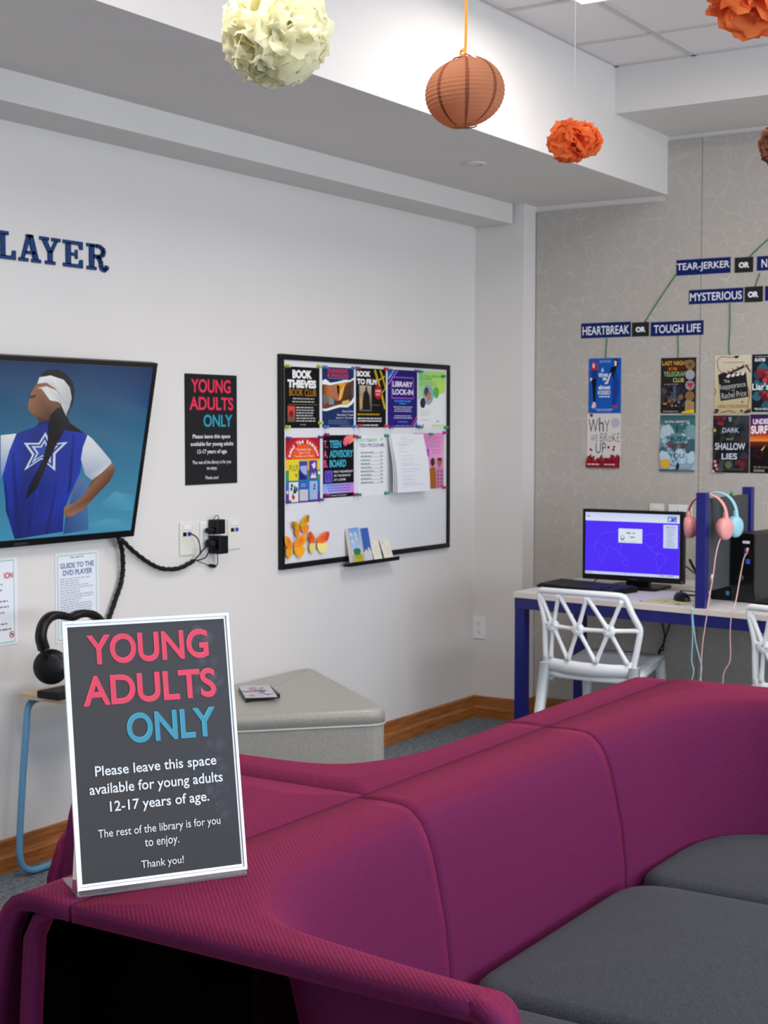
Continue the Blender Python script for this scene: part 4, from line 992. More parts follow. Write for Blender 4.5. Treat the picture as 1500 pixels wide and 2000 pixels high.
MB().tube(crom([Wp(424, 1078, .035), Wp(425, 1090, .025), Wp(425, 1100, .015), Wp(422, 1106, .012)]), 0.0022, 6).build('cord', M_blackm, ta)
a = Wp(404, 1036, .02)
single('plug', MB().tube([a, a+Vector((0.030, 0, 0))], 0.011, 10).tube([a+Vector((0.02, 0, 0)), a+Vector((0.02, 0.045, -0.002))], 0.006, 8), M_blackm, 'small black plug in the upper half of the middle socket', 'plug')
a = Wp(406, 1061, .02)
single('plug', MB().tube([a, a+Vector((0.030, 0, -0.002))], [0.017, 0.015], 12).tube([a+Vector((0.02, 0, 0)), a+Vector((0.02, 0.004, -0.03))], [0.012, 0.006], 8), M_blackm, 'round black plug in the lower half of the middle socket', 'plug')

# posters
PK, TL = (226, 54, 84), (52, 150, 176)
def young_adults(A, small=False):
    b = 0.022
    A.text('YOUNG', .115, .045, .875, .168, PK, b); A.text('ADULTS', .085, .205, .925, .325, PK, b); A.text('ONLY', .345, .365, .905, .478, TL, b)
    Wh = (236, 238, 240)
    A.text('Please leave this space', .14, .545, .86, .592, Wh, .010); A.text('available for young adults', .10, .612, .92, .660, Wh, .010); A.text('12-17 years of age.', .225, .682, .80, .730, Wh, .010)
    A.text('The rest of the library is for you', .13, .782, .87, .822, Wh, .004); A.text('to enjoy.', .40, .838, .60, .875, Wh, .004); A.text('Thank you!', .365, .925, .62, .962, Wh, .004)
A = art_left(360, 729, 463, 943, (34, 34, 36))
young_adults(A)
o = A.build('poster', M_print); tag(o, 'black poster with pink and teal words, on the wall between television and whiteboard', 'poster')

def paper(pts, **k):
    return art_left(*pts, **k)
A = paper((107, 1082, 193, 1243), bg=(226, 230, 236))
A.line([(.05, .03), (.95, .03), (.95, .97), (.05, .97), (.05, .03)], .012, (120, 190, 160))
A.text('GUIDE TO THE', .11, .115, .89, .175, (104, 118, 168), .025).text('DVD PLAYER', .17, .195, .85, .255, (104, 118, 168), .025)
A.words(.3, .05, .7, .012, (150, 150, 160), True)
for k in range(24): A.words(.10, .29+k*.026, .92, .008, (160, 164, 176), fill=random.choice([.95, .95, .6]))
tag(A.build('notice', M_print), 'white notice with a blue heading about the disc player, below the television', 'notice')
A = paper((-70, 1098, 35, 1256), bg=(228, 232, 238))
A.line([(.05, .03), (.93, .03), (.93, .97), (.05, .97), (.05, .03)], .012, (120, 190, 160))
A.text('ION', .74, .165, .91, .235, (196, 70, 84), .03)
for k in range(9): A.words(.10, .29+k*.065, .9, .016, (120, 122, 134), fill=random.choice([.95, .8, .6]))
A.disc(.875, .885, .05, (196, 90, 90)).disc(.875, .885, .036, (228, 232, 238)).line([(.85, .86), (.90, .91)], .02, (196, 90, 90)).rect(.855, .872, .895, .895, (110, 70, 70))
tag(A.build('notice', M_print), 'white notice ending in red letters, at the left edge under the television', 'notice')

# ------------------------------------------------------------------ whiteboard with flyers
y0, y1, z0, z1 = 4.974, 6.370, 0.896, 1.802
t = thing('whiteboard', 'black-framed magnetic whiteboard on the left wall, covered with flyers', 'whiteboard', (XW+0.01, (y0+y1)/2, z0))
MB().box((XW+0.0003, y0+0.01, z0+0.01), (XW+0.012, y1-0.01, z1-0.01)).build('board', M_wb, t)
fr = 0.024
for nm, a, b in (('frame_side', (y0, z0+fr), (y0+fr, z1-fr)), ('frame_side', (y1-fr, z0+fr), (y1, z1-fr)), ('frame_bottom', (y0, z0), (y1, z0+fr)), ('frame_top', (y0, z1-fr), (y1, z1))):
    MB().box((XW+0.0003, a[0], a[1]), (XW+0.022, b[0], b[1]), bev=0.004).build(nm, M_black, t)
XBW = 0.0125
def fly(x0, ya, x1, yb, bg, **k): return art_left(x0, ya, x1, yb, bg, off=XBW, thick=0.0006, step=0.00005, **k)
GR = 'flyers on the whiteboard'
def fin(A, label): tag(A.build('flyer', M_print), label, 'flyer', GR)
WH = (240, 240, 238)
A = fly(555.5, 715, 624, 836, (20, 18, 20))
A.text('BOOK', .22, .05, .78, .19, WH, .06).text('THIEVES', .08, .21, .90, .345, WH, .06).text('BOOK CLUB', .13, .36, .90, .475, (190, 130, 40), .0)
A.words(.15, .51, .92, .018, (190, 190, 190), True).words(.15, .56, .92, .018, (190, 190, 190), True).line([(.1, .615), (.95, .615)], .006, (150, 140, 90))
A.grad(.08, .64, .29, .90, (216, 70, 60), (90, 90, 70)).disc(.18, .77, .06, (120, 34, 34))
for k in range(6): A.words(.32, .655+k*.044, .97, .017, (200, 200, 200))
A.words(.4, .935, .62, .02, (130, 130, 130), True); fin(A, 'black flyer for a thieves book club, top left of the whiteboard')
A = fly(629, 716, 691, 835, (32, 50, 96))
A.text('DUNGEONS', .18, .02, .80, .09, (206, 60, 84), .03).text('& DRAGONS', .16, .10, .82, .165, (206, 60, 84), .03).words(.1, .18, .9, .008, (140, 160, 200), True)
A.poly([(0, .23), (.10, .20), (.25, .26), (.45, .24), (.70, .20), (.88, .20), (1, .15), (1, .56), (.95, .60), (.80, .66), (.55, .66), (.35, .69), (.12, .73), (0, .72)], WH)
A.poly([(0, .29), (.10, .29), (.25, .30), (.45, .27), (.70, .24), (.88, .23), (1, .19), (1, .48), (.93, .54), (.78, .62), (.55, .62), (.35, .65), (.12, .69), (0, .69)], None, [(70, 36, 24), (150, 90, 50), (200, 120, 60), (90, 50, 20), (240, 170, 60), (90, 60, 40), (50, 40, 40), (90, 90, 92), (60, 50, 44), (210, 180, 90), (180, 150, 80), (80, 60, 40), (150, 110, 50), (110, 60, 40)])
A.poly([(.20, .30), (.40, .29), (.52, .52), (.44, .56), (.28, .46)], (176, 112, 80)).poly([(.72, .26), (.60, .52), (.50, .56), (.55, .38)], (244, 180, 70)).poly([(.44, .29), (.54, .30), (.52, .44), (.47, .42)], (34, 20, 16)).poly([(.02, .46), (.16, .46), (.12, .60), (.02, .60)], (96, 110, 120)).poly([(.2, .5), (.36, .52), (.36, .62), (.2, .62)], (120, 140, 156)).poly([(.62, .56), (.84, .53), (.86, .6), (.62, .62)], (214, 186, 100))
A.text('Every Other', .63, .71, .995, .75, WH, .0).text('Saturday | 3-5pm', .46, .77, .995, .81, WH, .0).text('September 9 - December 16', .42, .825, .995, .855, WH, .0)
for k in range(4): A.words(.18, .875+k*.02, .98, .006, (120, 140, 180))
A.words(.55, .965, .98, .008, (150, 160, 190)); fin(A, 'navy flyer with a torn-paper picture, second in the top row of the whiteboard')
A = fly(695, 718, 753.5, 835, (22, 20, 20))
A.text('BOOK', .03, .05, .48, .145, WH, .05).text('TO FILM', .04, .18, .68, .275, WH, .05)
A.line([(.62, .02), (.74, .22), (.86, .45), (.97, .68)], .06, (196, 166, 30)).line([(.80, .02), (.90, .16), (1.0, .34)], .05, (196, 166, 30)).line([(.74, .2), (.96, .12)], .03, (196, 166, 30)).line([(.84, .42), (1, .32)], .03, (196, 166, 30))
A.rect(.10, .29, .51, .72, (120, 124, 126)).grad(.115, .295, .495, .705, (190, 176, 150), (46, 36, 28)).poly([(.22, .62), (.24, .42), (.30, .38), (.31, .31), (.36, .31), (.37, .38), (.44, .46), (.46, .70), (.24, .70)], (34, 26, 24)).poly([(.12, .5), (.18, .45), (.2, .68), (.13, .7)], (216, 160, 90))
A.disc(.73, .40, .13, (176, 26, 44)).text('AGES', .64, .355, .82, .395, WH, .02).text('12-17', .66, .415, .80, .455, WH, .02)
A.words(.5, .61, .85, .016, (120, 90, 90)).words(.05, .765, .97, .024, (196, 166, 30)).words(.05, .835, .97, .022, (216, 216, 216)).words(.05, .878, .97, .022, (216, 216, 216)).words(.10, .95, .97, .022, (216, 216, 216))
fin(A, 'black flyer with a yellow film strip, middle of the top row of the whiteboard')
A = fly(757, 721, 814.5, 835, (36, 32, 104))
A.rect(0, 0, 1, 1, None, [(30, 34, 110), (36, 30, 96), (40, 34, 110), (52, 26, 120)])
A.line([(.02, .16), (.22, .0)], .05, (90, 170, 240)).line([(0, .1), (.1, 0)], .04, (80, 110, 220)).line([(0, .26), (.34, 0)], .03, (200, 110, 220)).line([(.78, 1), (1, .80)], .03, (230, 60, 130)).line([(.88, 1), (1, .88)], .05, (120, 160, 240))
A.line([(.13, .13), (.87, .13), (.87, .49), (.13, .49), (.13, .13)], .018, (170, 90, 200))
A.text('LIBRARY', .16, .20, .84, .295, (240, 226, 244), .03).text('LOCK-IN', .16, .335, .85, .43, (240, 226, 244), .03)
A.words(.16, .525, .84, .03, (60, 130, 230), True).words(.34, .57, .66, .026, (60, 130, 230), True)
for k in range(3): A.words(.12, .635+k*.036, .90, .016, (190, 190, 220), True)
for k in range(2): A.words(.12, .79+k*.036, .90, .016, (190, 190, 220), True)
A.words(.32, .89, .68, .022, (60, 130, 230), True).words(.15, .965, .85, .012, (170, 170, 210), True); fin(A, 'indigo flyer with neon stripes, fourth in the top row of the whiteboard')
A = fly(817, 723, 868.5, 835, (232, 234, 232))
A.rect(0, 0, 1, .36, None, [(150, 210, 140), (170, 220, 110), (190, 226, 90), (150, 212, 150)]).poly([(0, .34), (.35, .36), (.10, .48), (0, .52)], (170, 216, 160)).poly([(.6, .36), (1, .34), (.98, .38), (.7, .42)], (190, 226, 90))
A.text('CULTURAL VIBRANCY', .03, .075, .84, .115, (40, 130, 60), .01).text('FELLOWSHIP', .04, .125, .50, .165, (40, 130, 60), .01)
for k in range(3): A.words(.04, .19+k*.03, .80, .010, (100, 150, 100))
A.disc(.36, .42, .20, (150, 170, 176)).disc(.30, .37, .09, (70, 70, 76)).poly([(.3, .40), (.46, .38), (.50, .50), (.34, .52)], (190, 120, 90)).poly([(.42, .42), (.56, .44), (.5, .54)], (110, 180, 200)).disc(.16, .57, .10, (50, 50, 74)).disc(.66, .38, .11, (90, 180, 80))
for k in range(5): A.words(.06, .70+k*.02, .5, .006, (190, 190, 190))
A.words(.06, .86, .5, .008, (150, 160, 150)).rect(.15, .945, .20, .965, (200, 50, 60)).rect(.5, .95, .98, .985, (200, 226, 150)).words(.66, .88, .84, .02, (150, 150, 150))
fin(A, 'green and white flyer with round photos, top right of the whiteboard')
# second row
A = fly(557.5, 855, 625, 979, (90, 60, 150))
A.rect(0, 0, 1, .33, (176, 34, 44)); A.k -= 1; A.rect(0, .33, 1, .52, (236, 200, 50)); A.rect(0, .30, 1, .335, (240, 140, 50)); A.rect(0, .50, 1, .66, (60, 150, 80)); A.rect(0, .66, 1, .84, (50, 110, 190)); A.grad(0, .84, 1, 1, (110, 50, 150), (96, 40, 140))
def arch(r, col): 
    A.poly([(.52, .33)]+[(.52+r*math.cos(a), .33-r*.64*math.sin(a)) for a in [PI*k/20 for k in range(21)]], col)
A.k += 1; arch(.50, (210, 60, 60)); arch(.47, (198, 38, 44)); arch(.36, (236, 90, 40))
msg = 'Read The Rainbow'
for k, chh in enumerate(msg):
    if chh == ' ': continue
    a = PI*(0.93-0.86*k/(len(msg)-1)); r = .415
    cx, cy = .52+r*math.cos(a), (.33-r*.64*math.sin(a)); h_ = .062 if chh in 'RThdb' else .045
    A.text(chh, cx-.028, cy-h_/2, cx+.028, cy+h_/2, (250, 236, 230), .04, rot=(PI/2-a))
A.text('Teen Book Club', .30, .165, .72, .20, (250, 220, 200), .01).text('Ages 14-18', .37, .22, .68, .255, (250, 220, 200), .01).text('Tuesdays at 5:30pm', .24, .27, .80, .305, (250, 220, 200), .01)
A.rect(.08, .345, .35, .655, (226, 214, 50)).text('PULP', .10, .42, .34, .51, (60, 80, 60), .0).poly([(.26, .55), (.32, .55), (.31, .61), (.28, .61)], (220, 60, 50))
A.rect(.38, .36, .62, .65, (50, 80, 170)).poly([(.39, .44), (.6, .43), (.6, .58), (.5, .56), (.44, .52)], (176, 170, 220)).poly([(.39, .50), (.58, .62), (.58, .65), (.39, .65)], (30, 40, 110))
A.rect(.67, .355, .90, .65, (90, 60, 150)).poly([(.74, .42), (.84, .38), (.86, .46), (.80, .49)], (226, 226, 240)).poly([(.70, .63), (.76, .54), (.80, .60), (.84, .53), (.88, .63)], (230, 220, 240))
A.rect(.08, .68, .35, .985, (226, 226, 220)).blobs(.12, .72, .32, .94, [(40, 60, 80), (180, 60, 40), (60, 110, 130), (110, 70, 60)], 10, .02, .05)
A.rect(.38, .68, .63, .79, (50, 100, 190)).words(.41, .71, .6, .012, (160, 190, 230), True).words(.41, .74, .6, .012, (160, 190, 230), True).rect(.38, .80, .63, .975, (198, 200, 206))
A.rect(.67, .675, .91, .965, (140, 190, 226)).blobs(.70, .70, .88, .93, [(120, 50, 70), (60, 100, 140), (220, 170, 170)], 6, .02, .05)
A.disc(.95, .55, .03, (240, 246, 240)).disc(.03, .83, .03, (200, 220, 250)); fin(A, 'rainbow-striped book club flyer, left end of the second row on the whiteboard')
A = fly(630.5, 850, 691, 969, (16, 15, 17))
PKK, CY = (226, 90, 140), (70, 180, 206)
for k, (l, w_, x1) in enumerate((('T.', 'TEEN', .58), ('A.', 'ADVISORY', .97), ('B.', 'BOARD', .74))):
    yv = .085+k*.155; A.text(l, .02, yv, .15, yv+.12, PKK, .02).text(w_, .21, yv, x1, yv+.12, CY, .03)
A.poly([(.64, .12), (.68, .05), (.76, .01), (.98, 0), (1, .10), (.90, .13), (.85, .15), (.80, .14), (.74, .18), (.68, .17)], None, [(240, 110, 130)]*3+[(250, 150, 100)]*4+[(230, 80, 130)]*3)
A.rect(.05, .565, .30, .755, (104, 80, 196)).line([(.10, .60), (.14, .72)], .03, (50, 36, 120)).line([(.20, .60), (.24, .72)], .03, (50, 36, 120))
A.text('FIRST WEDNESDAY', .34, .57, .97, .605, WH, .005).text('OF THE MONTH', .34, .635, .88, .67, WH, .005).text('AT 6:30PM', .34, .70, .72, .735, WH, .005)
A.rect(0, .775, 1, .935, None, [(120, 170, 240), (196, 140, 220), (206, 130, 210), (150, 190, 244)])
for k in range(3): A.words(.06, .80+k*.042, .96, .016, (110, 100, 190), True)
A.words(.15, .962, .85, .012, (190, 190, 190), True); fin(A, 'black advisory board flyer with pink and cyan words, second row of the whiteboard')
A = fly(698.5, 851, 754.5, 966, (232, 234, 236))
A.text('NOVEMBER', .05, .045, .68, .105, (160, 206, 160), .03).text('TEEN PROGRAMS', .05, .13, .93, .19, (80, 88, 140), .01).rect(.82, .045, .85, .075, (150, 80, 80)).line([(.78, .09), (.84, .05)], .01, (120, 160, 120))
for k in range(9):
    yv = .27+k*.062; A.words(.10, yv, .62, .016, (110, 130, 116), fill=random.choice([.9, .75])).line([(.10, yv+.026), (.88, yv+.026)], .006, (130, 140, 134)).words(.78, yv, .88, .014, (120, 130, 124))
fin(A, 'white flyer of monthly teen programs, third in the second row of the whiteboard')
A = fly(806, 846, 866.5, 953, (226, 150, 196))
A.rect(0, 0, 1, .45, None, [(216, 120, 190), (232, 140, 200), (240, 170, 206), (222, 140, 196)])
for k in range(5): A.words(.35, .08+k*.04, .95, .012, (170, 110, 170), fill=.95)
A.rect(.36, .28, .52, .42, (160, 90, 190)).words(.62, .3, .95, .012, (190, 90, 160)).words(.62, .35, .95, .012, (190, 90, 160))
A.rect(0, .62, .25, 1, (190, 170, 80)); A.poly([(.28, 1), (.30, .70), (.36, .52), (.44, .52), (.48, .72), (.50, 1)], (30, 60, 90)).poly([(.40, .80), (.44, .68), (.48, .70), (.48, .9)], (200, 60, 130)).poly([(.52, 1), (.50, .68), (.60, .60), (.72, .62), (.76, 1)], (170, 100, 40)).disc(.63, .52, .07, (70, 44, 40))
A.poly([(.74, 1), (.74, .68), (.82, .60), (.98, .64), (1, 1)], (200, 130, 160)).disc(.85, .53, .08, (170, 110, 90)).poly([(.78, .45), (.92, .45), (.94, .55), (.90, .5), (.80, .5)], (70, 40, 36))
for q_ in range(5):
    for r_ in range(2): A.rect(.78+r_*.11, .68+q_*.065, .83+r_*.11, .71+q_*.065, (190, 40, 70) if (q_+r_) % 2 else (70, 80, 170))
A.poly([(.28, 1), (.29, .88), (.36, .9), (.36, 1)], (60, 170, 80)); fin(A, 'pink flyer showing people in plaid shirts, right end of the second row')
# curling packet of stapled sheets
t = thing('sign_up_packet', 'thick curling packet of white stapled sheets hanging on the whiteboard', 'papers', (XW+0.02, 6.0, 1.3))
a, b = Wp(758.5, 848, XBW+.01), Wp(822, 958, XBW+.01)
for s, (dy, dz, dd) in enumerate([(0, 0, 0.0), (0.006, 0.002, 0.006), (0.012, 0.004, 0.011)]):
    A = Art((XW+XBW+0.004+s*0.0022, a.y+dy, a.z-dz*0), (0, 1, 0), (0, 0, 1), b.y-a.y+0.005, a.z-b.z, (230, 231, 234), thick=0.0009)
    vs = []; G2 = 14
    A.v = []; A.f = []; A.c = []
    for j in range(G2+1):
        for i in range(5): A.v.append((i/4, j/G2, 0))
    for j in range(G2):
        for i in range(4):
            k = j*5+i; A.f.append((k, k+5, k+6, k+1)); A.c.append([(226+s*2, 228+s*2, 231+s*2)]*4)
    for j in range(G2+1):
        for i in range(5): A.v.append((i/4, j/G2, -0.0009))
    k0 = (G2+1)*5
    for j in range(G2):
        for i in range(4):
            k = k0+j*5+i; A.f.append((k, k+1, k+6, k+5)); A.c.append([(216, 218, 222)]*4)
    if s == 2:
        for j, yy_ in enumerate([.06, .09, .13, .17, .19, .24, .30, .37, .43, .50, .53, .60, .64, .72, .78, .84, .87]):
            A.words(.28 if j < 3 else .16, yy_, .78 if j < 3 else .82, .006, (176, 178, 182), fill=random.choice([.9, .6, .4]))
    bend = lambda u, v, d=dd: 0.004+0.032*math.sin(PI*min(v*1.02, 1)**1.1)*0.55 + 0.030*v*v + d*v
    A.build('sheet', M_print, t, bend=bend)
for x, y in ((764, 853), (845, 847)):
    pass
# magnets: coloured push-pin shapes
MG = {k: mat('magnet_'+k, c, 0.4) for k, c in dict(yellow=(206, 204, 60), blue=(70, 140, 220), red=(196, 34, 40), purple=(96, 60, 160), green=(20, 150, 120), magenta=(180, 20, 110)).items()}
pins = [('yellow', 560, 715), ('yellow', 621, 716), ('yellow', 560, 834), ('yellow', 624, 826), ('blue', 633, 717), ('blue', 689, 719), ('blue', 635, 834), ('blue', 691, 833), ('red', 697, 719), ('red', 752, 721), ('red', 700, 832), ('red', 752, 832),
        ('purple', 759, 723), ('purple', 812, 725), ('purple', 762, 834), ('purple', 815, 833), ('green', 820, 726), ('green', 864, 735), ('green', 820, 834), ('green', 869, 835), ('purple', 562, 856), ('purple', 624, 854), ('purple', 561, 980), ('purple', 625, 976),
        ('magenta', 636, 849), ('magenta', 692, 852), ('magenta', 636, 967), ('magenta', 692, 966), ('green', 698, 854), ('green', 753, 851), ('green', 699, 966), ('green', 753, 963), ('magenta', 867, 845), ('magenta', 866, 952), ('green', 840, 848)]
fl_names = ['the thieves book club flyer', 'the torn-paper flyer', 'the film strip flyer', 'the neon-striped flyer', 'the green and white flyer', 'the rainbow flyer', 'the advisory board flyer', 'the teen programs flyer']
cn = ['upper left', 'upper right', 'lower left', 'lower right']
for k, (c_, x, y) in enumerate(pins):
    p = Wp(x, y, XBW+0.0035)
    Mp = Matrix.Translation(p) @ Matrix.Rotation(PI/2, 4, 'Y') @ Matrix.Rotation(0, 4, 'Z')
    lab = '%s magnet at the %s corner of %s' % (c_, cn[k % 4], fl_names[k//4]) if k < 32 else ['magenta magnet at the upper corner of the pink flyer', 'magenta magnet at the lower corner of the pink flyer', 'green magnet at the top of the pink flyer'][k-32]
    t = thing('magnet', lab, 'magnet', tuple(p), group='push-pin magnets on the whiteboard')
    MB().lathe([(0.0001, -0.003), (0.0085, -0.003), (0.0085, 0.001), (0.005, 0.004), (0.0045, 0.011), (0.0075, 0.014), (0.0070, 0.017), (0.0001, 0.018)], 12, M=Mp).build('grip', MG[c_], t)
# butterflies
def butterfly(label, px, py, size, rotb, top, bot, edge, zs=0.62):
    c_ = Wp(px, py, XBW+0.004); t = thing('butterfly_magnet', label, 'butterfly', tuple(c_), group='paper butterflies on the whiteboard')
    for sg in (-1, 1):
        for nm, ctl, col in (('forewing', [(0.03, .0), (.10, .38), (.42, .84), (.80, 1.08), (1.02, 1.0), (1.0, .62), (.90, .18), (.50, -.08)], top), ('hindwing', [(0.03, .0), (.45, -.02), (.82, -.02), (.88, -.40), (.72, -.86), (.44, -1.0), (.18, -.72)], bot)):
            pts = round_poly([(sg*x*size, z*size*zs) for x, z in ctl], 0.14*size, 3); n_ = len(pts)
            lift = lambda x: 0.20*abs(x)+0.001
            V = []
            for (x, z) in pts:
                xr = x*math.cos(rotb)-z*math.sin(rotb); zr = x*math.sin(rotb)+z*math.cos(rotb); V.append(Vector((c_.x+lift(x), c_.y+xr, c_.z+zr)))
            mc = sum(V, Vector())/n_
            me_v = V+[mc]; f = [(i, (i+1) % n_, n_) for i in range(n_)]
            base_ = t.location
            me = bpy.data.meshes.new(nm); me.from_pydata([v-base_ for v in me_v], [], f); ca = me.color_attributes.new('Col', 'FLOAT_COLOR', 'CORNER'); buf = []
            for i in range(n_):
                for vi in (i, (i+1) % n_, n_): buf += [*lin(edge if (vi < n_ and nm == 'forewing' and abs(pts[vi][0]) > .8*size) else (col if vi < n_ else (col[0], max(0, col[1]-60), max(0, col[2]-10)) if nm == 'forewing' else col)), 1]
            ca.data.foreach_set('color', buf); me.materials.append(M_print); o = bpy.data.objects.new(nm, me); COL.objects.link(o); o.parent = t
            md = o.modifiers.new('thickness', 'SOLIDIFY'); md.thickness = 0.0006
    d = Vector((0, -math.sin(rotb), math.cos(rotb)))
    mb = MB().tube([c_-d*size*.45+Vector((.003, 0, 0)), c_+Vector((.004, 0, 0)), c_+d*size*.25+Vector((.003, 0, 0))], [0.0012, 0.0026, 0.0012], 6)
    for sg in (-1, 1): mb.tube([c_+d*size*.2+Vector((.003, 0, 0)), c_+d*size*.55+Vector((.006, sg*size*.15, 0))], 0.0005, 4)
    mb.build('body', mat('butterfly_body', (110, 60, 36), 0.6), t)
butterfly('yellow and orange butterfly magnet, highest of the three on the whiteboard', 585, 1029, 0.060, 0.22, (216, 186, 30), (240, 140, 40), (150, 110, 30))
butterfly('plain orange-yellow butterfly magnet, lowest and leftmost of the three', 572, 1068, 0.078, 0.0, (244, 160, 40), (246, 170, 30), (240, 180, 60))
butterfly('orange butterfly magnet with pale spotted lower wings, right of the three', 617, 1060, 0.076, -0.06, (240, 130, 50), (244, 226, 140), (214, 70, 60))
# leaflet ledge at the lower edge of the board
a, b = Wp(676, 1090, .04), Wp(773, 1090, .04)
t = thing('leaflet_ledge', 'short black ledge on the lower frame of the whiteboard holding leaflets', 'ledge', (XW+0.05, (a.y+b.y)/2, 0.875))
MB().box((XW+0.0225, a.y, 0.876), (XW+0.062, b.y, 0.884), bev=0.002).build('shelf', M_black, t)
MB().box((XW+0.057, a.y, 0.8845), (XW+0.062, b.y, 0.894), bev=0.001).build('lip', M_black, t)
def leaflet(label, x0, x1, ytop, ybot, bg, draw, fold=True):
    X = XW+0.052; p0 = P(x0, ybot, 0, X); p1 = P(x1, ybot, 0, X); yt = p0.y; wd = p1.y-p0.y; zb = 0.8855
    pt = P(x0, ytop, 0, XW+0.022); h = pt.z-zb
    lean = Vector((-0.030, 0, h)).normalized(); tt = thing('leaflet', label, 'leaflet', (X, yt+wd/2, zb), group='leaflets on the whiteboard ledge')
    A = Art(Vector((X, yt, zb))+lean*h, (0, 1, 0), lean, wd, h, bg, thick=0.003); draw(A); A.build('front', M_print, tt)
    if fold:
        MB().add([Vector((X, yt-0.001, zb)), Vector((X-0.010, yt-0.012, zb)), Vector((X-0.010, yt-0.012, zb))+lean*h*.97, Vector((X, yt-0.001, zb))+lean*h], [(0, 1, 2, 3)]).build('fold', mat('leaflet_back', (190, 184, 172), 0.6), tt, solid=0.001)
def d1(A): A.grad(0, 0, 1, .62, (110, 160, 226), (170, 200, 230)).blobs(.1, .15, .7, .5, [(200, 206, 210), (216, 210, 196)], 10, .06, .16).poly([(.15, .62), (.35, .57), (.7, .58), (.9, .63), (.8, .76), (.2, .77)], (60, 120, 80)).grad(0, .76, 1, 1, (150, 160, 60), (200, 180, 40)).rect(.0, .76, .2, 1, (190, 180, 130))
leaflet('folded leaflet with sky, a tree and a yellow field, leftmost on the ledge', 690, 709, 1030, 1094, (210, 206, 196), d1)
def d2(A): A.rect(0, 0, 1, 1, (62, 98, 180)).poly([(0, .72), (.3, .62), (.6, .64), (.75, .56), (1, .72), (1, 1), (0, 1)], (206, 206, 206)).poly([(.40, .58), (.62, .56), (.75, .66), (.6, .74), (.42, .70)], (210, 200, 190)).poly([(.42, .58), (.56, .53), (.56, .66), (.44, .68)], (90, 60, 50))
leaflet('folded blue leaflet with a pale animal at its foot, second on the ledge', 713, 728, 1030, 1090, (62, 98, 180), d2)
def d3(A): A.disc(.25, .12, .09, (190, 196, 180)); [A.words(.15, .3+k*.12, .9, .02, (190, 186, 170), True) for k in range(4)]
leaflet('small cream card, left one of the two short cards on the ledge', 731, 747, 1053, 1087, (232, 226, 208), d3, False)
leaflet('small cream card, right one of the two short cards on the ledge', 751, 768, 1053, 1085, (232, 226, 208), d3, False)

# ================================================================== back wall: signs, yarn, book covers
NV = (18, 34, 96); BK = (38, 40, 38)
def sign(label, x0, ya, x1, yb, col, txt, tx0=.03, tx1=.97, ty0=.22, ty1=.80, bold=.012, tcol=(232, 234, 238)):
    A = art_back(x0, ya, x1, yb, col, off=0.0008)
    if txt: A.text(txt, tx0, ty0, tx1, ty1, tcol, bold)
    tag(A.build('word_sign', M_print), label, 'sign', 'word signs on the grey wall')
sign('navy sign reading HEARTBREAK, leftmost in the lowest row of word signs', 1135.5, 632, 1232, 657.5, NV, 'HEARTBREAK')
sign('small black OR sign between the heartbreak and tough life signs', 1234.7, 630, 1267.5, 656.5, BK, 'OR', .22, .80, .32, .70, .06)
sign('navy sign reading TOUGH LIFE in the lowest row of word signs', 1271.3, 629.5, 1374, 653.5, NV, 'TOUGH LIFE', .06, .95)
sign('navy sign reading TEAR-JERKER in the top row of word signs', 1321.4, 508.5, 1426.7, 532.5, NV, 'TEAR-JERKER', .01, .985)
sign('small black OR sign right of the tear-jerker sign', 1435.3, 503.5, 1471, 531, BK, 'OR', .22, .80, .32, .70, .06)
sign('navy sign with the letter N, cut by the right edge in the top row', 1478.8, 501, 1580, 523, NV, 'N', .09, .20)
sign('navy sign reading MYSTERIOUS in the middle row of word signs', 1346, 567, 1451.5, 589.5, NV, 'MYSTERIOUS', .02, .975)
sign('small black OR sign right of the mysterious sign', 1454.7, 560.5, 1490, 589, BK, 'OR', .18, .76, .32, .70, .06)
sign('blank end of a navy sign at the right edge in the middle row', 1494.7, 559, 1590, 583, NV, None)
def yarn(label, pts):
    return single('yarn', MB().tube(crom([P(x, y, 1, YP-0.003) for x, y in pts], 4), 0.0028, 6), M_green, label, 'yarn', 'green yarn lines on the grey wall')
yarn('green yarn from the heartbreak sign down to the blue book cover', [(1185.5, 660), (1184, 680), (1183, 699)])
yarn('green yarn from the tough life sign down to the dark city cover', [(1324, 656), (1324.5, 680), (1324, 698)])
yarn('long slanting green yarn from the tear-jerker sign to the lowest OR sign', [(1321, 535), (1290, 581), (1259, 629)])
yarn('green yarn from the mysterious sign down to the clapperboard cover', [(1425.5, 592), (1425.5, 640), (1423.5, 675), (1425.5, 694)])
yarn('green yarn rising to the right edge from the top OR sign', [(1464, 501), (1482, 484), (1502, 466), (1530, 444)])
yarn('short green yarn from the N sign to the middle OR sign', [(1484, 533), (1479, 547), (1475, 560)])
def cover(label, x0, ya, x1, yb, bg, draw):
    A = art_back(x0, ya, x1, yb, bg, off=0.0008); draw(A); tag(A.build('book_cover', M_print), label, 'book cover', 'printed book covers on the grey wall')
BL = (22, 88, 178)
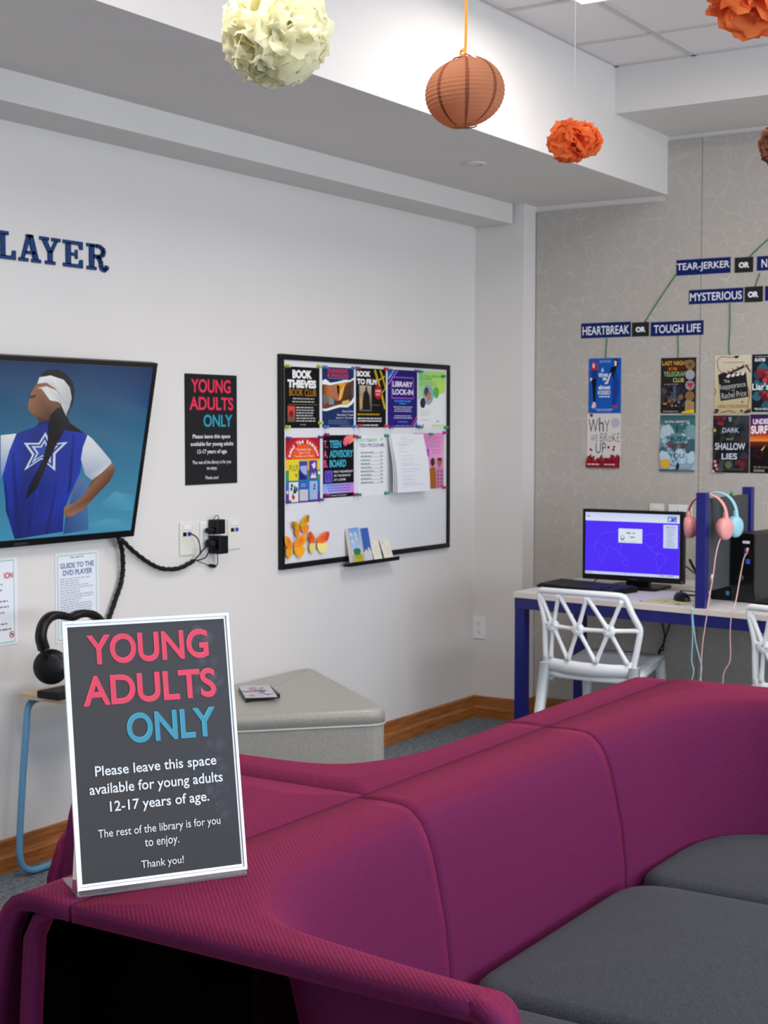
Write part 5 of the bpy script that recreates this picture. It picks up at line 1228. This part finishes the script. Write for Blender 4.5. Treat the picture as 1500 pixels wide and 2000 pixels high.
def k1(A):
    A.words(.3, .04, .72, .012, (150, 180, 220), True).words(.28, .065, .74, .012, (150, 180, 220), True)
    A.poly([(.08, .20), (.10, .09), (.15, .05), (.22, .07), (.27, .14), (.28, .21), (.20, .23), (.07, .22)], (190, 40, 40)).poly([(.12, .09), (.18, .10), (.18, .17), (.12, .17)], (236, 214, 206)).poly([(.08, .21), (.26, .21), (.27, .38), (.10, .38)], (26, 60, 140)).poly([(.09, .38), (.25, .38), (.22, .60), (.22, .79), (.15, .79), (.12, .55)], (18, 18, 26)).poly([(.04, .36), (.10, .35), (.11, .39), (.05, .42)], (236, 214, 206)).poly([(.14, .80), (.21, .80), (.24, .88), (.16, .92), (.09, .89)], (230, 200, 196))
    A.poly([(.76, .12), (.80, .02), (.90, .03), (.92, .12), (.86, .17), (.80, .17)], (24, 22, 28)).poly([(.80, .05), (.87, .06), (.86, .14), (.80, .15)], (236, 220, 214)).poly([(.70, .16), (.86, .15), (.84, .30), (.78, .38), (.74, .36), (.72, .26), (.64, .27)], (18, 20, 30)).poly([(.84, .22), (.93, .42), (.93, .64), (.84, .86), (.74, .86), (.75, .40)], (26, 62, 146)).poly([(.66, .28), (.70, .27), (.60, .46), (.52, .48), (.50, .45), (.56, .43)], (240, 228, 224)).poly([(.73, .88), (.82, .85), (.92, .88), (.82, .91)], (190, 44, 50))
    Wh = (226, 232, 242)
    A.text('6', .40, .17, .47, .25, Wh, .02).text('times', .31, .26, .60, .34, Wh, .03).text('we', .43, .35, .56, .41, Wh, .04).text('almost', .31, .49, .68, .57, Wh, .04).text('KISSED', .30, .59, .68, .665, Wh, .02).words(.28, .69, .72, .022, Wh, True)
    A.text('TESS SHARPE', .22, .925, .76, .95, (200, 216, 238), .01).words(.24, .96, .76, .008, (160, 190, 226), True)
cover('blue book cover with two illustrated women, top of the leftmost column', 1150.5, 700.5, 1212.5, 806.5, BL, k1)
def k2(A):
    Bk = (34, 32, 34); RD = (150, 28, 44)
    A.text('W', .05, .10, .33, .35, Bk, -.01).text('h', .36, .07, .50, .33, Bk, .0).text('Y', .52, .12, .68, .34, Bk, -.02)
    A.text('WE', .12, .39, .33, .51, Bk, -.02).text('BRoKE', .40, .36, .98, .52, Bk, -.02).text('UP', .27, .54, .57, .73, Bk, -.01)
    A.disc(.85, .17, .13, (178, 178, 188)); A.poly([(.08, .0), (.18, .01), (.17, .06), (.10, .06)], RD)
    A.blobs(.02, .58, .22, .80, [RD, (130, 20, 36)], 6, .025, .05).blobs(.62, .56, .98, .80, [RD, (130, 20, 36)], 6, .025, .05).blobs(.02, .77, .98, .84, [RD, (130, 20, 36)], 10, .025, .05).blobs(.0, .82, 1, .9, [RD, (120, 18, 32), (170, 50, 60)], 46, .03, .07).rect(0, .87, 1, 1, (134, 24, 38)).blobs(0, .87, 1, .99, [(110, 16, 30), (150, 40, 52)], 30, .02, .05)
    A.words(.05, .925, .48, .025, (226, 196, 196)).words(.56, .925, .96, .025, (226, 196, 196))
cover('white book cover strewn with dark red petals, bottom of the leftmost column', 1147, 808, 1211.5, 914, (214, 208, 204), k2)
def k3(A):
    A.rect(0, 0, 1, 1, None, [(46, 34, 30), (60, 36, 34), (40, 34, 36), (34, 32, 34)])
    A.rect(.15, .04, .75, .28, (78, 34, 26)).text('LAST NIGHT', .04, .06, .78, .135, (222, 190, 70), .005).text('AT THE', .22, .175, .46, .225, (226, 140, 40), .02).text('TELEGRAPH', .08, .25, .80, .335, (140, 196, 130), .005).text('CLUB', .35, .365, .66, .44, (206, 206, 120), .005).words(.1, .47, .55, .012, (150, 150, 150))
    A.blobs(.05, .5, .7, .85, [(60, 60, 70), (90, 80, 76), (44, 50, 70), (130, 90, 60), (30, 28, 30)], 44, .03, .09).poly([(.36, .5), (.46, .5), (.44, .8), (.38, .8)], (70, 90, 110)).blobs(.1, .75, .55, .88, [(190, 120, 70), (140, 140, 120), (90, 60, 40)], 14, .02, .04)
    for yy_, cc in ((.13, (140, 104, 62)), (.31, (160, 158, 168)), (.50, (146, 140, 146)), (.69, (132, 102, 58))): A.disc(.85, yy_, .135, cc)
    A.disc(.85, .13, .06, (80, 90, 60)).poly([(.75, .46), (.95, .46), (.87, .56)], (190, 40, 60)).poly([(.72, .78), (.80, .76), (.98, .80), (.98, .95), (.72, .97)], (150, 140, 100)).poly([(.64, .97), (.98, .93), (.98, 1), (.62, 1)], (216, 190, 20)).rect(.80, .82, .86, .92, (220, 90, 60)).text('MALINDA LO', .10, .955, .52, .98, (190, 190, 190), .01)
cover('dark city book cover with four round medals, top of the second column', 1291.5, 699.5, 1358.7, 807, (40, 34, 34), k3)
def k4(A):
    A.rect(0, 0, 1, .5, None, [(44, 86, 88), (50, 96, 96), (110, 150, 158), (120, 160, 170)]); A.k -= 1; A.rect(0, .5, 1, 1, None, [(120, 160, 170), (110, 150, 158), (170, 192, 206), (180, 200, 212)])
    A.blobs(0, .2, 1, .38, [(60, 108, 110), (120, 156, 164), (176, 198, 206)], 20, .08, .2).blobs(0, .42, 1, .68, [(50, 100, 110), (96, 140, 150), (170, 196, 208), (60, 96, 110)], 26, .08, .18).blobs(0, .68, 1, .90, [(150, 184, 204), (180, 204, 218)], 16, .08, .18)
    Dk = (28, 36, 50)
    A.text('RUTA SEPETYS', .16, .10, .84, .135, (220, 226, 226), .02).text('I', .485, .19, .515, .28, Dk, .01).text('MUST', .22, .38, .78, .46, Dk, .0).text('betray', .18, .47, .76, .63, (130, 40, 50), .0).text('YOU', .28, .68, .70, .765, Dk, .0)
    A.disc(.17, .87, .14, (216, 168, 60)).rect(.58, .86, .90, .95, (140, 168, 180)).poly([(.46, .99), (.50, .88), (.54, .83), (.57, .88), (.54, .99)], Dk).poly([(.45, .80), (.5, .75), (.49, .82)], Dk).poly([(.37, .82), (.42, .80), (.40, .85)], (140, 50, 50)).rect(.0, .965, .5, 1, (50, 96, 110)).rect(.5, .975, 1, 1, (60, 104, 118))
cover('teal sea book cover with a gold medal, bottom of the second column', 1290, 811, 1357.5, 921, (96, 140, 150), k4)
def k5(A):
    A.grad(0, 0, 1, 1, (214, 204, 182), (190, 172, 126))
    rd = (140, 40, 34)
    A.line([(.60, .04), (.40, .04), (.18, .02), (.06, .09), (.10, .24), (.20, .30)], .018, rd).line([(.90, .55), (.98, .66), (.94, .8), (.90, .95)], .018, rd).line([(.0, .57), (.05, .62), (.0, .70)], .02, rd).line([(.2, .99), (.4, .96), (.6, .99)], .02, rd)
    A.poly([(.10, .34), (.25, .29), (.34, .31), (.86, .30), (.94, .72), (.18, .79)], (34, 32, 32)).poly([(.52, .02), (.68, .01), (.62, .06), (.56, .05)], (50, 30, 30))
    A.poly([(.34, .31), (.50, .27), (.76, .19), (.80, .16), (.81, .22), (.60, .28), (.40, .33)], (48, 40, 38))
    for k in range(4): A.poly([(.32+k*.13, .38-k*.012), (.37+k*.13, .33-k*.01), (.45+k*.13, .33-k*.012), (.40+k*.13, .39-k*.013)], (226, 222, 214))
    for k in range(3): A.line([(.36+k*.13, .26-k*.03), (.41+k*.13, .30-k*.035)], .025, rd)
    A.line([(.85, .17), (1.0, .30)], .04, (60, 40, 36)).line([(.83, .21), (.95, .17)], .015, rd)
    Wg = (190, 190, 188); A.text('The', .26, .42, .42, .475, Wg, .01, -.08).text('Reappearance', .14, .48, .86, .60, Wg, .0, -.12).text('of', .48, .585, .56, .62, Wg, .0, -.1).text('Rachel Price', .21, .63, .88, .73, Wg, .0, -.12)
    A.text('HOLLY JACKSON', .12, .855, .88, .925, (96, 90, 76), -.01).words(.15, .12, .9, .01, (150, 140, 120), True).blobs(.75, .96, 1, 1, [(60, 34, 32)], 8, .03, .06).blobs(0, .93, .12, 1, [(70, 30, 30)], 6, .03, .05).blobs(.74, .8, .84, .82, [(60, 40, 36)], 2, .015, .02)
cover('cream book cover with a black clapperboard, top of the third column', 1396.5, 694.5, 1466.5, 806.5, (204, 190, 158), k5)
def k6(A):
    A.rect(0, 0, 1, 1, None, [(34, 36, 40), (64, 66, 74), (40, 38, 34), (44, 34, 40)])
    A.blobs(0, 0, 1, 1, [(26, 36, 48), (52, 54, 46), (60, 52, 58), (30, 30, 32), (70, 70, 66), (28, 50, 70)], 60, .05, .14).blobs(.1, .02, .34, .18, [(130, 40, 54), (96, 30, 40)], 8, .05, .08).blobs(0, .78, .14, 1, [(200, 120, 150), (150, 60, 90), (230, 170, 190)], 10, .03, .05).blobs(.74, .80, .95, .92, [(120, 34, 40)], 5, .05, .08).disc(.46, .86, .10, (90, 110, 70)).blobs(.02, .24, .10, .34, [(210, 170, 60), (60, 110, 70)], 4, .03, .05).poly([(.44, .03), (.54, .03), (.52, .12), (.46, .10)], (110, 150, 176))
    A.text('DARK', .28, .215, .74, .30, (170, 190, 210), .02).text('and', .40, .38, .58, .43, (150, 160, 170), .0).text('SHALLOW', .08, .48, .92, .60, (206, 214, 226), .02).text('LIES', .27, .66, .70, .765, (206, 214, 226), .02).text('GINNY MYERS SAIN', .12, .93, .88, .95, (120, 124, 100), .0)
cover('dark floral book cover with pale words, bottom of the third column', 1393.5, 811.5, 1462.5, 924, (44, 42, 44), k6)
def k7(A):
    A.rect(0, 0, 1, 1, None, [(30, 34, 40), (34, 60, 70), (24, 40, 48), (20, 30, 36)]).blobs(.1, .1, .9, .9, [(40, 90, 104), (50, 104, 116), (34, 78, 92)], 30, .08, .18).blobs(.2, .28, .6, .48, [(150, 40, 52), (190, 70, 80), (120, 26, 40)], 22, .04, .08).blobs(.22, .64, .6, .80, [(150, 40, 52), (180, 50, 60), (110, 24, 36)], 20, .04, .08)
    A.text('KATIE', .09, .07, .36, .125, (232, 234, 236), .05).words(.09, .035, .6, .012, (160, 170, 176)).text("Liar's", .03, .50, .46, .62, (236, 238, 240), .02, -.02).words(.08, .935, .7, .014, (190, 196, 200)).words(.12, .955, .6, .014, (190, 196, 200))
cover('teal book cover with red flowers, cut by the right edge, top row', 1469.5, 692.5, 1543, 804, (34, 70, 80), k7)
def k8(A):
    A.grad(0, 0, 1, .14, (44, 30, 80), (90, 26, 90)); A.k -= 1; A.grad(0, .14, 1, .34, (90, 26, 90), (170, 36, 50)); A.k -= 1; A.grad(0, .34, 1, .46, (190, 50, 40), (236, 150, 50)); A.k -= 1; A.grad(0, .46, 1, .56, (120, 40, 24), (50, 20, 16)); A.k -= 1; A.grad(0, .56, 1, 1, (30, 16, 16), (14, 12, 12))
    A.poly([(.24, .64), (.40, .52), (.36, .58), (.27, .66)], (250, 190, 90)).disc(.22, .67, .12, (60, 20, 24)).disc(.22, .67, .08, (30, 16, 16))
    A.text('UNDER', .07, .075, .52, .165, (236, 236, 240), .03, -.03).text('SURF', .02, .19, .46, .33, (240, 240, 242), .04, -.03).words(.1, .885, .6, .01, (140, 130, 100)).words(.1, .905, .6, .01, (140, 130, 100)).text('DIANA', .11, .94, .39, .975, (190, 190, 190), .01)
cover('sunset-coloured book cover cut by the right edge, bottom row', 1466, 809.5, 1540, 925, (60, 24, 30), k8)

# ================================================================== ottoman, disc case, stool, headset
t = thing('ottoman', 'silver-grey vinyl wedge ottoman with piping, standing by the left wall', 'ottoman', (-3.4, 4.5, 0))
op = [(-3.738, 5.19), (-2.925, 4.565), (-3.49, 3.965), (-3.738, 4.10)]
rr_ = [0.10, 0.09, 0.08, 0.05]
cushion(op, rr_, 0.402, 0.462, 0.028, 0.002).build('top_cushion', M_vinyl, t)
pr_ = round_poly([(x*0.992-3.4*0.008, y*0.992+4.5*0.008) for x, y in op], rr_)
MB().prism(pr_, 0.03, 0.3995).build('body', M_vinyl, t)
MB().tube([(x, y, 0.4005) for x, y in round_poly([(x*0.996-3.4*0.004, y*0.996+4.5*0.004) for x, y in op], rr_)], 0.0045, 6, closed=True).build('piping', M_bead, t)
pb = Vector((-2.945, 4.57, 0))
MB().tube([(-2.985, 4.535, 0.04), (-2.985, 4.535, 0.395)], 0.004, 6).build('seam_piping', M_bead, t)
MB().prism(round_poly([(x*0.97-3.4*0.03, y*0.97+4.5*0.03) for x, y in op], rr_), 0.0, 0.03).build('plinth', M_black, t)
t = thing('disc_case', 'thin disc case with a pale cover lying on the silver ottoman', 'disc case', (-3.48, 4.45, 0.464))
q4 = [P(x, y, 2, 0.467)[:2] for x, y in ((480, 1371), (547, 1362), (527, 1345), (466, 1347))]
dc_ = MB().prism(q4, 0.4655, 0.4805).build('case', M_black, t)
O3 = Vector((*q4[3], 0.4807)); ux = Vector((*q4[2], .4807))-O3; vy = O3-Vector((*q4[0], .4807))
A = Art(O3, ux, vy, ux.length*.98, vy.length*.98, (200, 198, 206), thick=0.0004); A.V = vy.normalized(); A.N = Vector((0, 0, 1))
A.blobs(.1, .1, .9, .9, [(216, 212, 218), (180, 176, 196), (206, 190, 196), (150, 150, 176), (226, 224, 228)], 34, .06, .14); A.rect(.3, .2, .5, .5, (190, 150, 160)); A.build('cover_print', M_print, dc_)

t = thing('stool', 'stool with a birch top on pale blue bent tubes at the left wall', 'stool', (-3.60, 3.6, 0))
xs = -3.645; sz = 0.612
def tube_side(x):
    return crom([(x, 3.80, sz-0.012-0.010), (x, 3.52, sz-0.022), (x, 3.475, sz-0.026), (x, 3.452, sz-0.05), (x, 3.446, sz-0.10), (x, 3.425, 0.33), (x, 3.408, 0.13), (x, 3.408, 0.075), (x, 3.425, 0.035), (x, 3.465, 0.016), (x, 3.52, 0.014), (x, 3.80, 0.014)], 6)
for x in (xs, xs+0.33): MB().tube(tube_side(x), 0.0115, 10).build('tube_leg', M_tube, t)
MB().tube([(xs, 3.79, 0.0145), (xs+0.33, 3.79, 0.0145)], 0.011, 10).build('floor_bar', M_tube, t)
MB().prism(round_poly([(xs-0.03, 3.425), (xs+0.36, 3.425), (xs+0.36, 3.84), (xs-0.03, 3.84)], 0.05), sz-0.010, sz+0.004).build('seat', M_ply, t)
for x in (xs, xs+0.33): MB().box((x-0.012, 3.60, 0.0), (x+0.012, 3.66, 0.006)).build('foot_pad', M_black, t)
# big black headset
t = thing('headset', 'large black headset standing on the stool behind the sign', 'headphones', (-3.52, 3.6, sz+0.004))
XH = -3.50
H_ = lambda x, y, o=0.0: P(x, y, 0, XH+o)
band = crom([H_(86, 1268), H_(80, 1245), H_(84, 1222), H_(96, 1206), H_(112, 1201), H_(128, 1204), H_(140, 1205), H_(156, 1199), H_(176, 1199), H_(192, 1210), H_(199, 1228), H_(196, 1250), H_(190, 1270)], 5)
rows = []
for i, p in enumerate(band):
    tn = (band[min(i+1, len(band)-1)]-band[max(i-1, 0)]).normalized(); nn = tn.cross(Vector((1, 0, 0))).normalized(); k = i/(len(band)-1); th = 0.016-0.004*math.sin(PI*k)
    rows.append([p+Vector((-0.02, 0, 0)), p+nn*th+Vector((-0.012, 0, 0)), p+nn*th+Vector((0.012, 0, 0)), p+Vector((0.02, 0, 0)), p-nn*th+Vector((0.012, 0, 0)), p-nn*th+Vector((-0.012, 0, 0))])
mb = MB().grid(rows, closed=True); n = len(mb.v); mb.f += [tuple(range(6)), tuple(range(n-6, n))]; mb.sm += [False]*2; mb.build('headband', M_black, t)
for sg, (x, y) in ((-1, (100, 1302)), (1, (178, 1302))):
    c_ = H_(x, y); Mx = Matrix.Translation(c_) @ Vector((0.55, sg*0.75, 0.1)).normalized().to_track_quat('Z', 'Y').to_matrix().to_4x4()
    MB().lathe([(0.001, 0.030), (0.035, 0.028), (0.054, 0.018), (0.058, 0.004), (0.056, -0.010), (0.048, -0.014)], 28, M=Mx).build('ear_cup', M_black, t)
    MB().lathe([(0.024, -0.014), (0.028, -0.028), (0.042, -0.033), (0.053, -0.024), (0.054, -0.012)], 28, M=Mx).build('ear_cushion', M_blackm, t)
    MB().tube([H_(86 if sg < 0 else 190, 1262), H_(84 if sg < 0 else 192, 1272), c_+Vector((0, sg*0.02, 0.04)), c_+Vector((0, sg*.02, 0))], [0.012, 0.010, 0.012, 0.008], 8).build('yoke', M_black, t)
MB().box((XH-0.05, H_(92, 1330).y, sz+0.0045), (XH+0.05, H_(186, 1330).y, sz+0.030), bev=0.006).build('charging_base', M_blackm, t)
MB().tube([Vector((XH, H_(138, 1300).y, sz+0.02)), Vector((XH, H_(138, 1300).y, 0.80))], 0.010, 10).build('stand_post', M_blackm, t)

# ================================================================== the sign in its acrylic holder, on the sofa
TLs, TRs, BLs, BRs = (120, 1215), (445, 1197), (151, 1741), (482, 1697)
zl = ZS+0.012
bl, br = P(*BLs, 2, zl), P(*BRs, 2, zl)
Us = (br-bl).normalized(); Ws = 0.288
back_ = Vector((0, 0, 1)).cross(Us).normalized()      # horizontally away from the reader
if back_.dot(FW) < 0: back_ = -back_
best = None
for k in range(0, 60):
    th = math.radians(k*0.5-5); Vs = (Vector((0, 0, 1))*math.cos(th)+back_*math.sin(th))
    N0 = Us.cross(Vs); p1 = PP(*TLs, bl, N0); p2 = PP(*TRs, br, N0)
    err = abs((p1-bl).normalized().dot(Us)) + abs((p2-br).normalized().dot(Us))
    if best is None or err < best[0]: best = (err, th, Vs, (p1-bl).length, (p2-br).length)
_, ths, Vs, h1, h2 = best
Ws = (br-bl).length; Hs = (h1+h2)/2
print('SIGN', Ws, h1, h2, math.degrees(ths), best[0])
t = thing('sign_holder', 'acrylic sign holder with a black YOUNG ADULTS ONLY card standing on the sofa', 'sign', tuple((bl+br)/2-Vector((0, 0, 0.012))))
Ns = Us.cross(Vs)
O5 = bl+Vs*Hs
Ms = Matrix(((Us.x, Vs.x, Ns.x, bl.x), (Us.y, Vs.y, Ns.y, bl.y), (Us.z, Vs.z, Ns.z, bl.z), (0, 0, 0, 1)))
m_ = 0.0050
A = Art(O5+Us*m_-Vs*m_, Us, Vs, Ws-2*m_, Hs-2*m_, (236, 240, 244), thick=0.0008, step=0.00008)
x0_, y0_ = .012, .010
A.rect(x0_, y0_, 1-x0_, 1-y0_, None, [(54, 52, 53), (49, 48, 54), (38, 37, 41), (46, 44, 45)])
SM = [(70, 74, 86), (62, 64, 74), (78, 82, 96)]
def soft_reflection(cx, cy, r, col, base_):  # pale blob painted on the card as a smoky reflection
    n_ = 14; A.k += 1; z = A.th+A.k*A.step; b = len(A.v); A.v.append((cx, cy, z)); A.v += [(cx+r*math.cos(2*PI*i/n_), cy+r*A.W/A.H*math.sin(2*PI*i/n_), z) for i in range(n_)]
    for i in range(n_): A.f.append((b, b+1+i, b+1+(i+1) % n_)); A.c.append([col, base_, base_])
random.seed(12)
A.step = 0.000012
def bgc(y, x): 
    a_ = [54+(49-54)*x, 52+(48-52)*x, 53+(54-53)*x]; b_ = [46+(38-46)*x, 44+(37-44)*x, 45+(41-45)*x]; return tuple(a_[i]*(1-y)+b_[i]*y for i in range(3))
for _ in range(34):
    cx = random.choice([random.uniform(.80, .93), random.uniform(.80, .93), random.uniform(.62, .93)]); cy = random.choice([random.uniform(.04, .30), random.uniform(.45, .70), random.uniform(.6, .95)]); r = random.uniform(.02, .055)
    bc = bgc(cy, cx); k_ = random.uniform(1.15, 1.55); soft_reflection(cx, cy, r, (bc[0]*k_, bc[1]*k_*1.03, bc[2]*k_*1.10), bc)
A.step = 0.00008
A.k = int(A.k*0.15)+8
def ya_sign(A):
    b = 0.017; W2 = (214, 218, 220)
    for t_, a_, b_, c_, d_, col in (('YOUNG', .125, .048, .875, .163, (214, 58, 86)), ('ADULTS', .085, .207, .905, .322, (214, 58, 86)), ('ONLY', .335, .362, .885, .478, (52, 138, 162))):
        A.text(t_, a_-.003, b_-.002, c_-.003, d_-.002, shade(col, 1.3), b+.002); A.text(t_, a_, b_, c_, d_, col, b)
    A.text('Please leave this space', .125, .552, .872, .603, W2, .013); A.text('available for young adults', .085, .619, .905, .672, W2, .013); A.text('12-17 years of age.', .200, .690, .810, .742, W2, .013)
    A.text('The rest of the library is for you', .120, .793, .870, .834, W2, .004); A.text('to enjoy.', .395, .846, .605, .888, W2, .004); A.text('Thank you!', .365, .928, .625, .966, W2, .004)
ya_sign(A)
A.build('printed_card', M_printgloss, t)
MB().box((0, 0, 0.0030), (Ws, Hs, 0.0052), Ms).build('front_pane', M_acryl, t) if False else None
mb = MB()
for a, b in (((0, 0), (Ws, m_*.9)), ((0, Hs-m_*.9), (Ws, Hs)), ((0, m_*.9), (m_*.9, Hs-m_*.9)), ((Ws-m_*.9, m_*.9), (Ws, Hs-m_*.9))):
    mb.box((a[0], a[1], -0.0025), (b[0], b[1], 0.0035), Ms)
mb.build('rim', M_acrylrim, t)
MB().box((m_, m_, -0.0030), (Ws-m_, Hs-m_, -0.0010), Ms).build('back_pane', M_acrylrim, t)
bk = [bl+Vector((0, 0, -0.010)), br+Vector((0, 0, -0.010))]
dep = back_*0.10
mb = MB().add([bk[0], bk[1], bk[1]+dep, bk[0]+dep, bk[0]+Vector((0, 0, .003)), bk[1]+Vector((0, 0, .003)), bk[1]+dep+Vector((0, 0, .003)), bk[0]+dep+Vector((0, 0, .003))], [(0, 1, 2, 3)[::-1], (4, 5, 6, 7), (0, 1, 5, 4), (1, 2, 6, 5), (2, 3, 7, 6), (3, 0, 4, 7)])
mb.build('foot_plate', M_acryl, t)
lz = Vector((0, 0, 1))
mb = MB()
for e in (bl, br-Us*0.003):
    mb.add([e+lz*-.007, e+lz*-.007+back_*0.035, e+Vs*0.07-Ns*0.003, e+Us*.003+lz*-.007, e+Us*.003+lz*-.007+back_*0.035, e+Us*.003+Vs*0.07-Ns*0.003], [(0, 1, 2), (3, 4, 5)[::-1], (0, 3, 4, 1), (1, 4, 5, 2), (2, 5, 3, 0)])
mb.build('gusset', M_acryl, t)

# ================================================================== hanging paper decorations
def hang(px, py, d):
    dd = FW+RT*((px-750)/FPX)-UP*((py-1000)/FPX); return CAM+dd*d
def pompom(label, px, py, d, rad, m, n, squash=1.0, seed=1, name='tissue_pompom', thread=M_thread, tr=0.0009):
    c_ = hang(px, py, d); rnd = random.Random(seed)
    t = thing(name, label, 'paper pompom', tuple(c_-Vector((0, 0, rad*squash))), group='tissue paper pompoms hanging from the ceiling')
    mb = MB(); ga = PI*(3-math.sqrt(5))
    for i in range(n):
        zz = 1-2*(i+0.5)/n; rr = math.sqrt(1-zz*zz); a = i*ga+rnd.uniform(-.2, .2)
        dr = Vector((rr*math.cos(a), rr*math.sin(a), zz)).normalized()
        dr = (dr+Vector([rnd.uniform(-.22, .22) for _ in range(3)])).normalized()
        side = dr.orthogonal().normalized(); side = Matrix.Rotation(rnd.uniform(0, 2*PI), 3, dr) @ side; nor = dr.cross(side)
        L = rad*rnd.uniform(.86, 1.06); Wd = rad*rnd.uniform(.40, .58); curl = rnd.choice((-1, 1))*rnd.uniform(.25, .55)*rad; rows = []; ph = rnd.uniform(0, 6)
        for j in range(5):
            s = [0.30, .55, .78, .93, 1.0][j]; ww = Wd*[.35, .75, 1.0, .92, .55][j]; row = []
            for q in range(7):
                u = -1+q/3; 
                edge = (1-0.16*u*u) if j == 4 else 1
                p = dr*(L*s*edge*(1-0.05*abs(u)*j/4)) + side*(ww*u) + nor*(curl*(s**4)+rad*0.055*math.sin(u*4.2+ph)*s)
                p += dr*(rad*0.035*math.sin(u*9+ph)) if j == 4 else Vector()
                p.z *= squash
                row.append(c_+p)
            rows.append(row)
        mb.grid(rows)
    tag(mb.build('petals', m, t), kind='stuff')
    MB().tube([c_, Vector((c_.x+0.002, c_.y, (c_.z+Z4)/2)), Vector((c_.x, c_.y, Z4-0.004))], tr, 5).build('hanging_thread', thread, t)
    return t
pompom('cream tissue paper pompom hanging at the top of the view', 541, 64, 3.0, 0.105, M_cream, 165, 1.0, 3)
pompom('small orange tissue pompom on a clear thread, below the ceiling light', 1121, 276, 3.9, 0.069, M_orange, 84, .80, 5)
pompom('large orange tissue pompom cut by the top right corner', 1475, -36, 3.3, 0.110, M_orange, 120, 1.0, 8)
pompom('brown tissue pompom cut by the right edge', 1524, 283, 3.6, 0.052, M_brown, 110, 1.0, 9)
# brown lantern
c_ = hang(908, 181, 3.0); R_ = 0.0810; SQ = 0.83
t = thing('paper_lantern', 'round brown ribbed paper lantern hanging on an orange ribbon', 'lantern', (c_.x, c_.y, c_.z-R_*SQ))
nr = 21; prof = []
for i in range(nr*4+1):
    a = -PI/2+0.30+(PI-0.60)*i/(nr*4); rb = R_*(1-0.020*abs(math.cos(i/4*PI))**0.6 if True else 1)
    rb = R_*(0.985+0.015*(1-abs(math.cos(i*PI/4))))
    prof.append((rb*math.cos(a), R_*SQ*1.03*math.sin(a)))
mb = MB(); rows = []
for (r, z) in prof:
    rows.append([Vector((c_.x+r*math.cos(2*PI*k/48), c_.y+r*math.sin(2*PI*k/48), c_.z+z+0.0022*math.sin(2*PI*k/48)+0.004*math.cos(2*PI*k/48))) for k in range(48)])
mb.grid(rows, closed=True).build('paper_shade', M_lant, t)
va = math.atan2(-c_.y, -c_.x)
for dl in (0.06, 0.85, -0.70, 2.2, 3.1, -2.2):
    rows = []
    for (r, z) in prof:
        row = []
        for s in (-1, 1):
            a = va+dl+s*0.045; rr = r+0.0010; row.append(Vector((c_.x+rr*math.cos(a), c_.y+rr*math.sin(a), c_.z+z+0.0022*math.sin(a)+0.004*math.cos(a))))
        rows.append(row)
    MB().grid(rows).build('dark_band', M_lantd, t)
for zz, nm in ((prof[-1], 'top_ring'), (prof[0], 'bottom_ring')):
    MB().tube([(c_.x+zz[0]*math.cos(2*PI*k/24), c_.y+zz[0]*math.sin(2*PI*k/24), c_.z+zz[1]) for k in range(24)], 0.0013, 6, closed=True).build(nm, M_lantd, t)
zt_ = c_.z+prof[-1][1]
MB().tube([(c_.x-prof[-1][0], c_.y, zt_), (c_.x, c_.y, zt_+0.012), (c_.x+prof[-1][0], c_.y, zt_)], 0.0012, 6).build('wire_handle', M_lantd, t)
mb = MB()
def rib(pts, w_):
    for a, b in zip(pts[:-1], pts[1:]):
        a, b = Vector(a), Vector(b); s = RT*w_; mb.add([a-s, a+s, b+s, b-s, a-s+FW*.0006, a+s+FW*.0006, b+s+FW*.0006, b-s+FW*.0006], [(0, 1, 2, 3), (4, 5, 6, 7)[::-1], (1, 5, 6, 2), (0, 3, 7, 4)])
rib([(c_.x, c_.y, zt_+0.004), (c_.x+0.002, c_.y, zt_+0.05), (c_.x+0.001, c_.y, (zt_+Z4)/2), (c_.x+0.003, c_.y, Z4-0.004)], 0.0026)
mb.tube(crom([(c_.x+0.003, c_.y, zt_+0.004), (c_.x-0.008, c_.y, zt_+0.006), (c_.x-0.010, c_.y, zt_+0.016), (c_.x-0.004, c_.y, zt_+0.020), (c_.x+0.001, c_.y, zt_+0.010)]), 0.0028, 6)
mb.build('ribbon', M_ribbon, t)
MB().tube([(c_.x+0.030, c_.y-0.02, c_.z+R_*.78), (c_.x+0.042, c_.y-0.02, c_.z+R_*.70)], [0.004, 0.001], 6).build('wire_tip', M_thread, t)
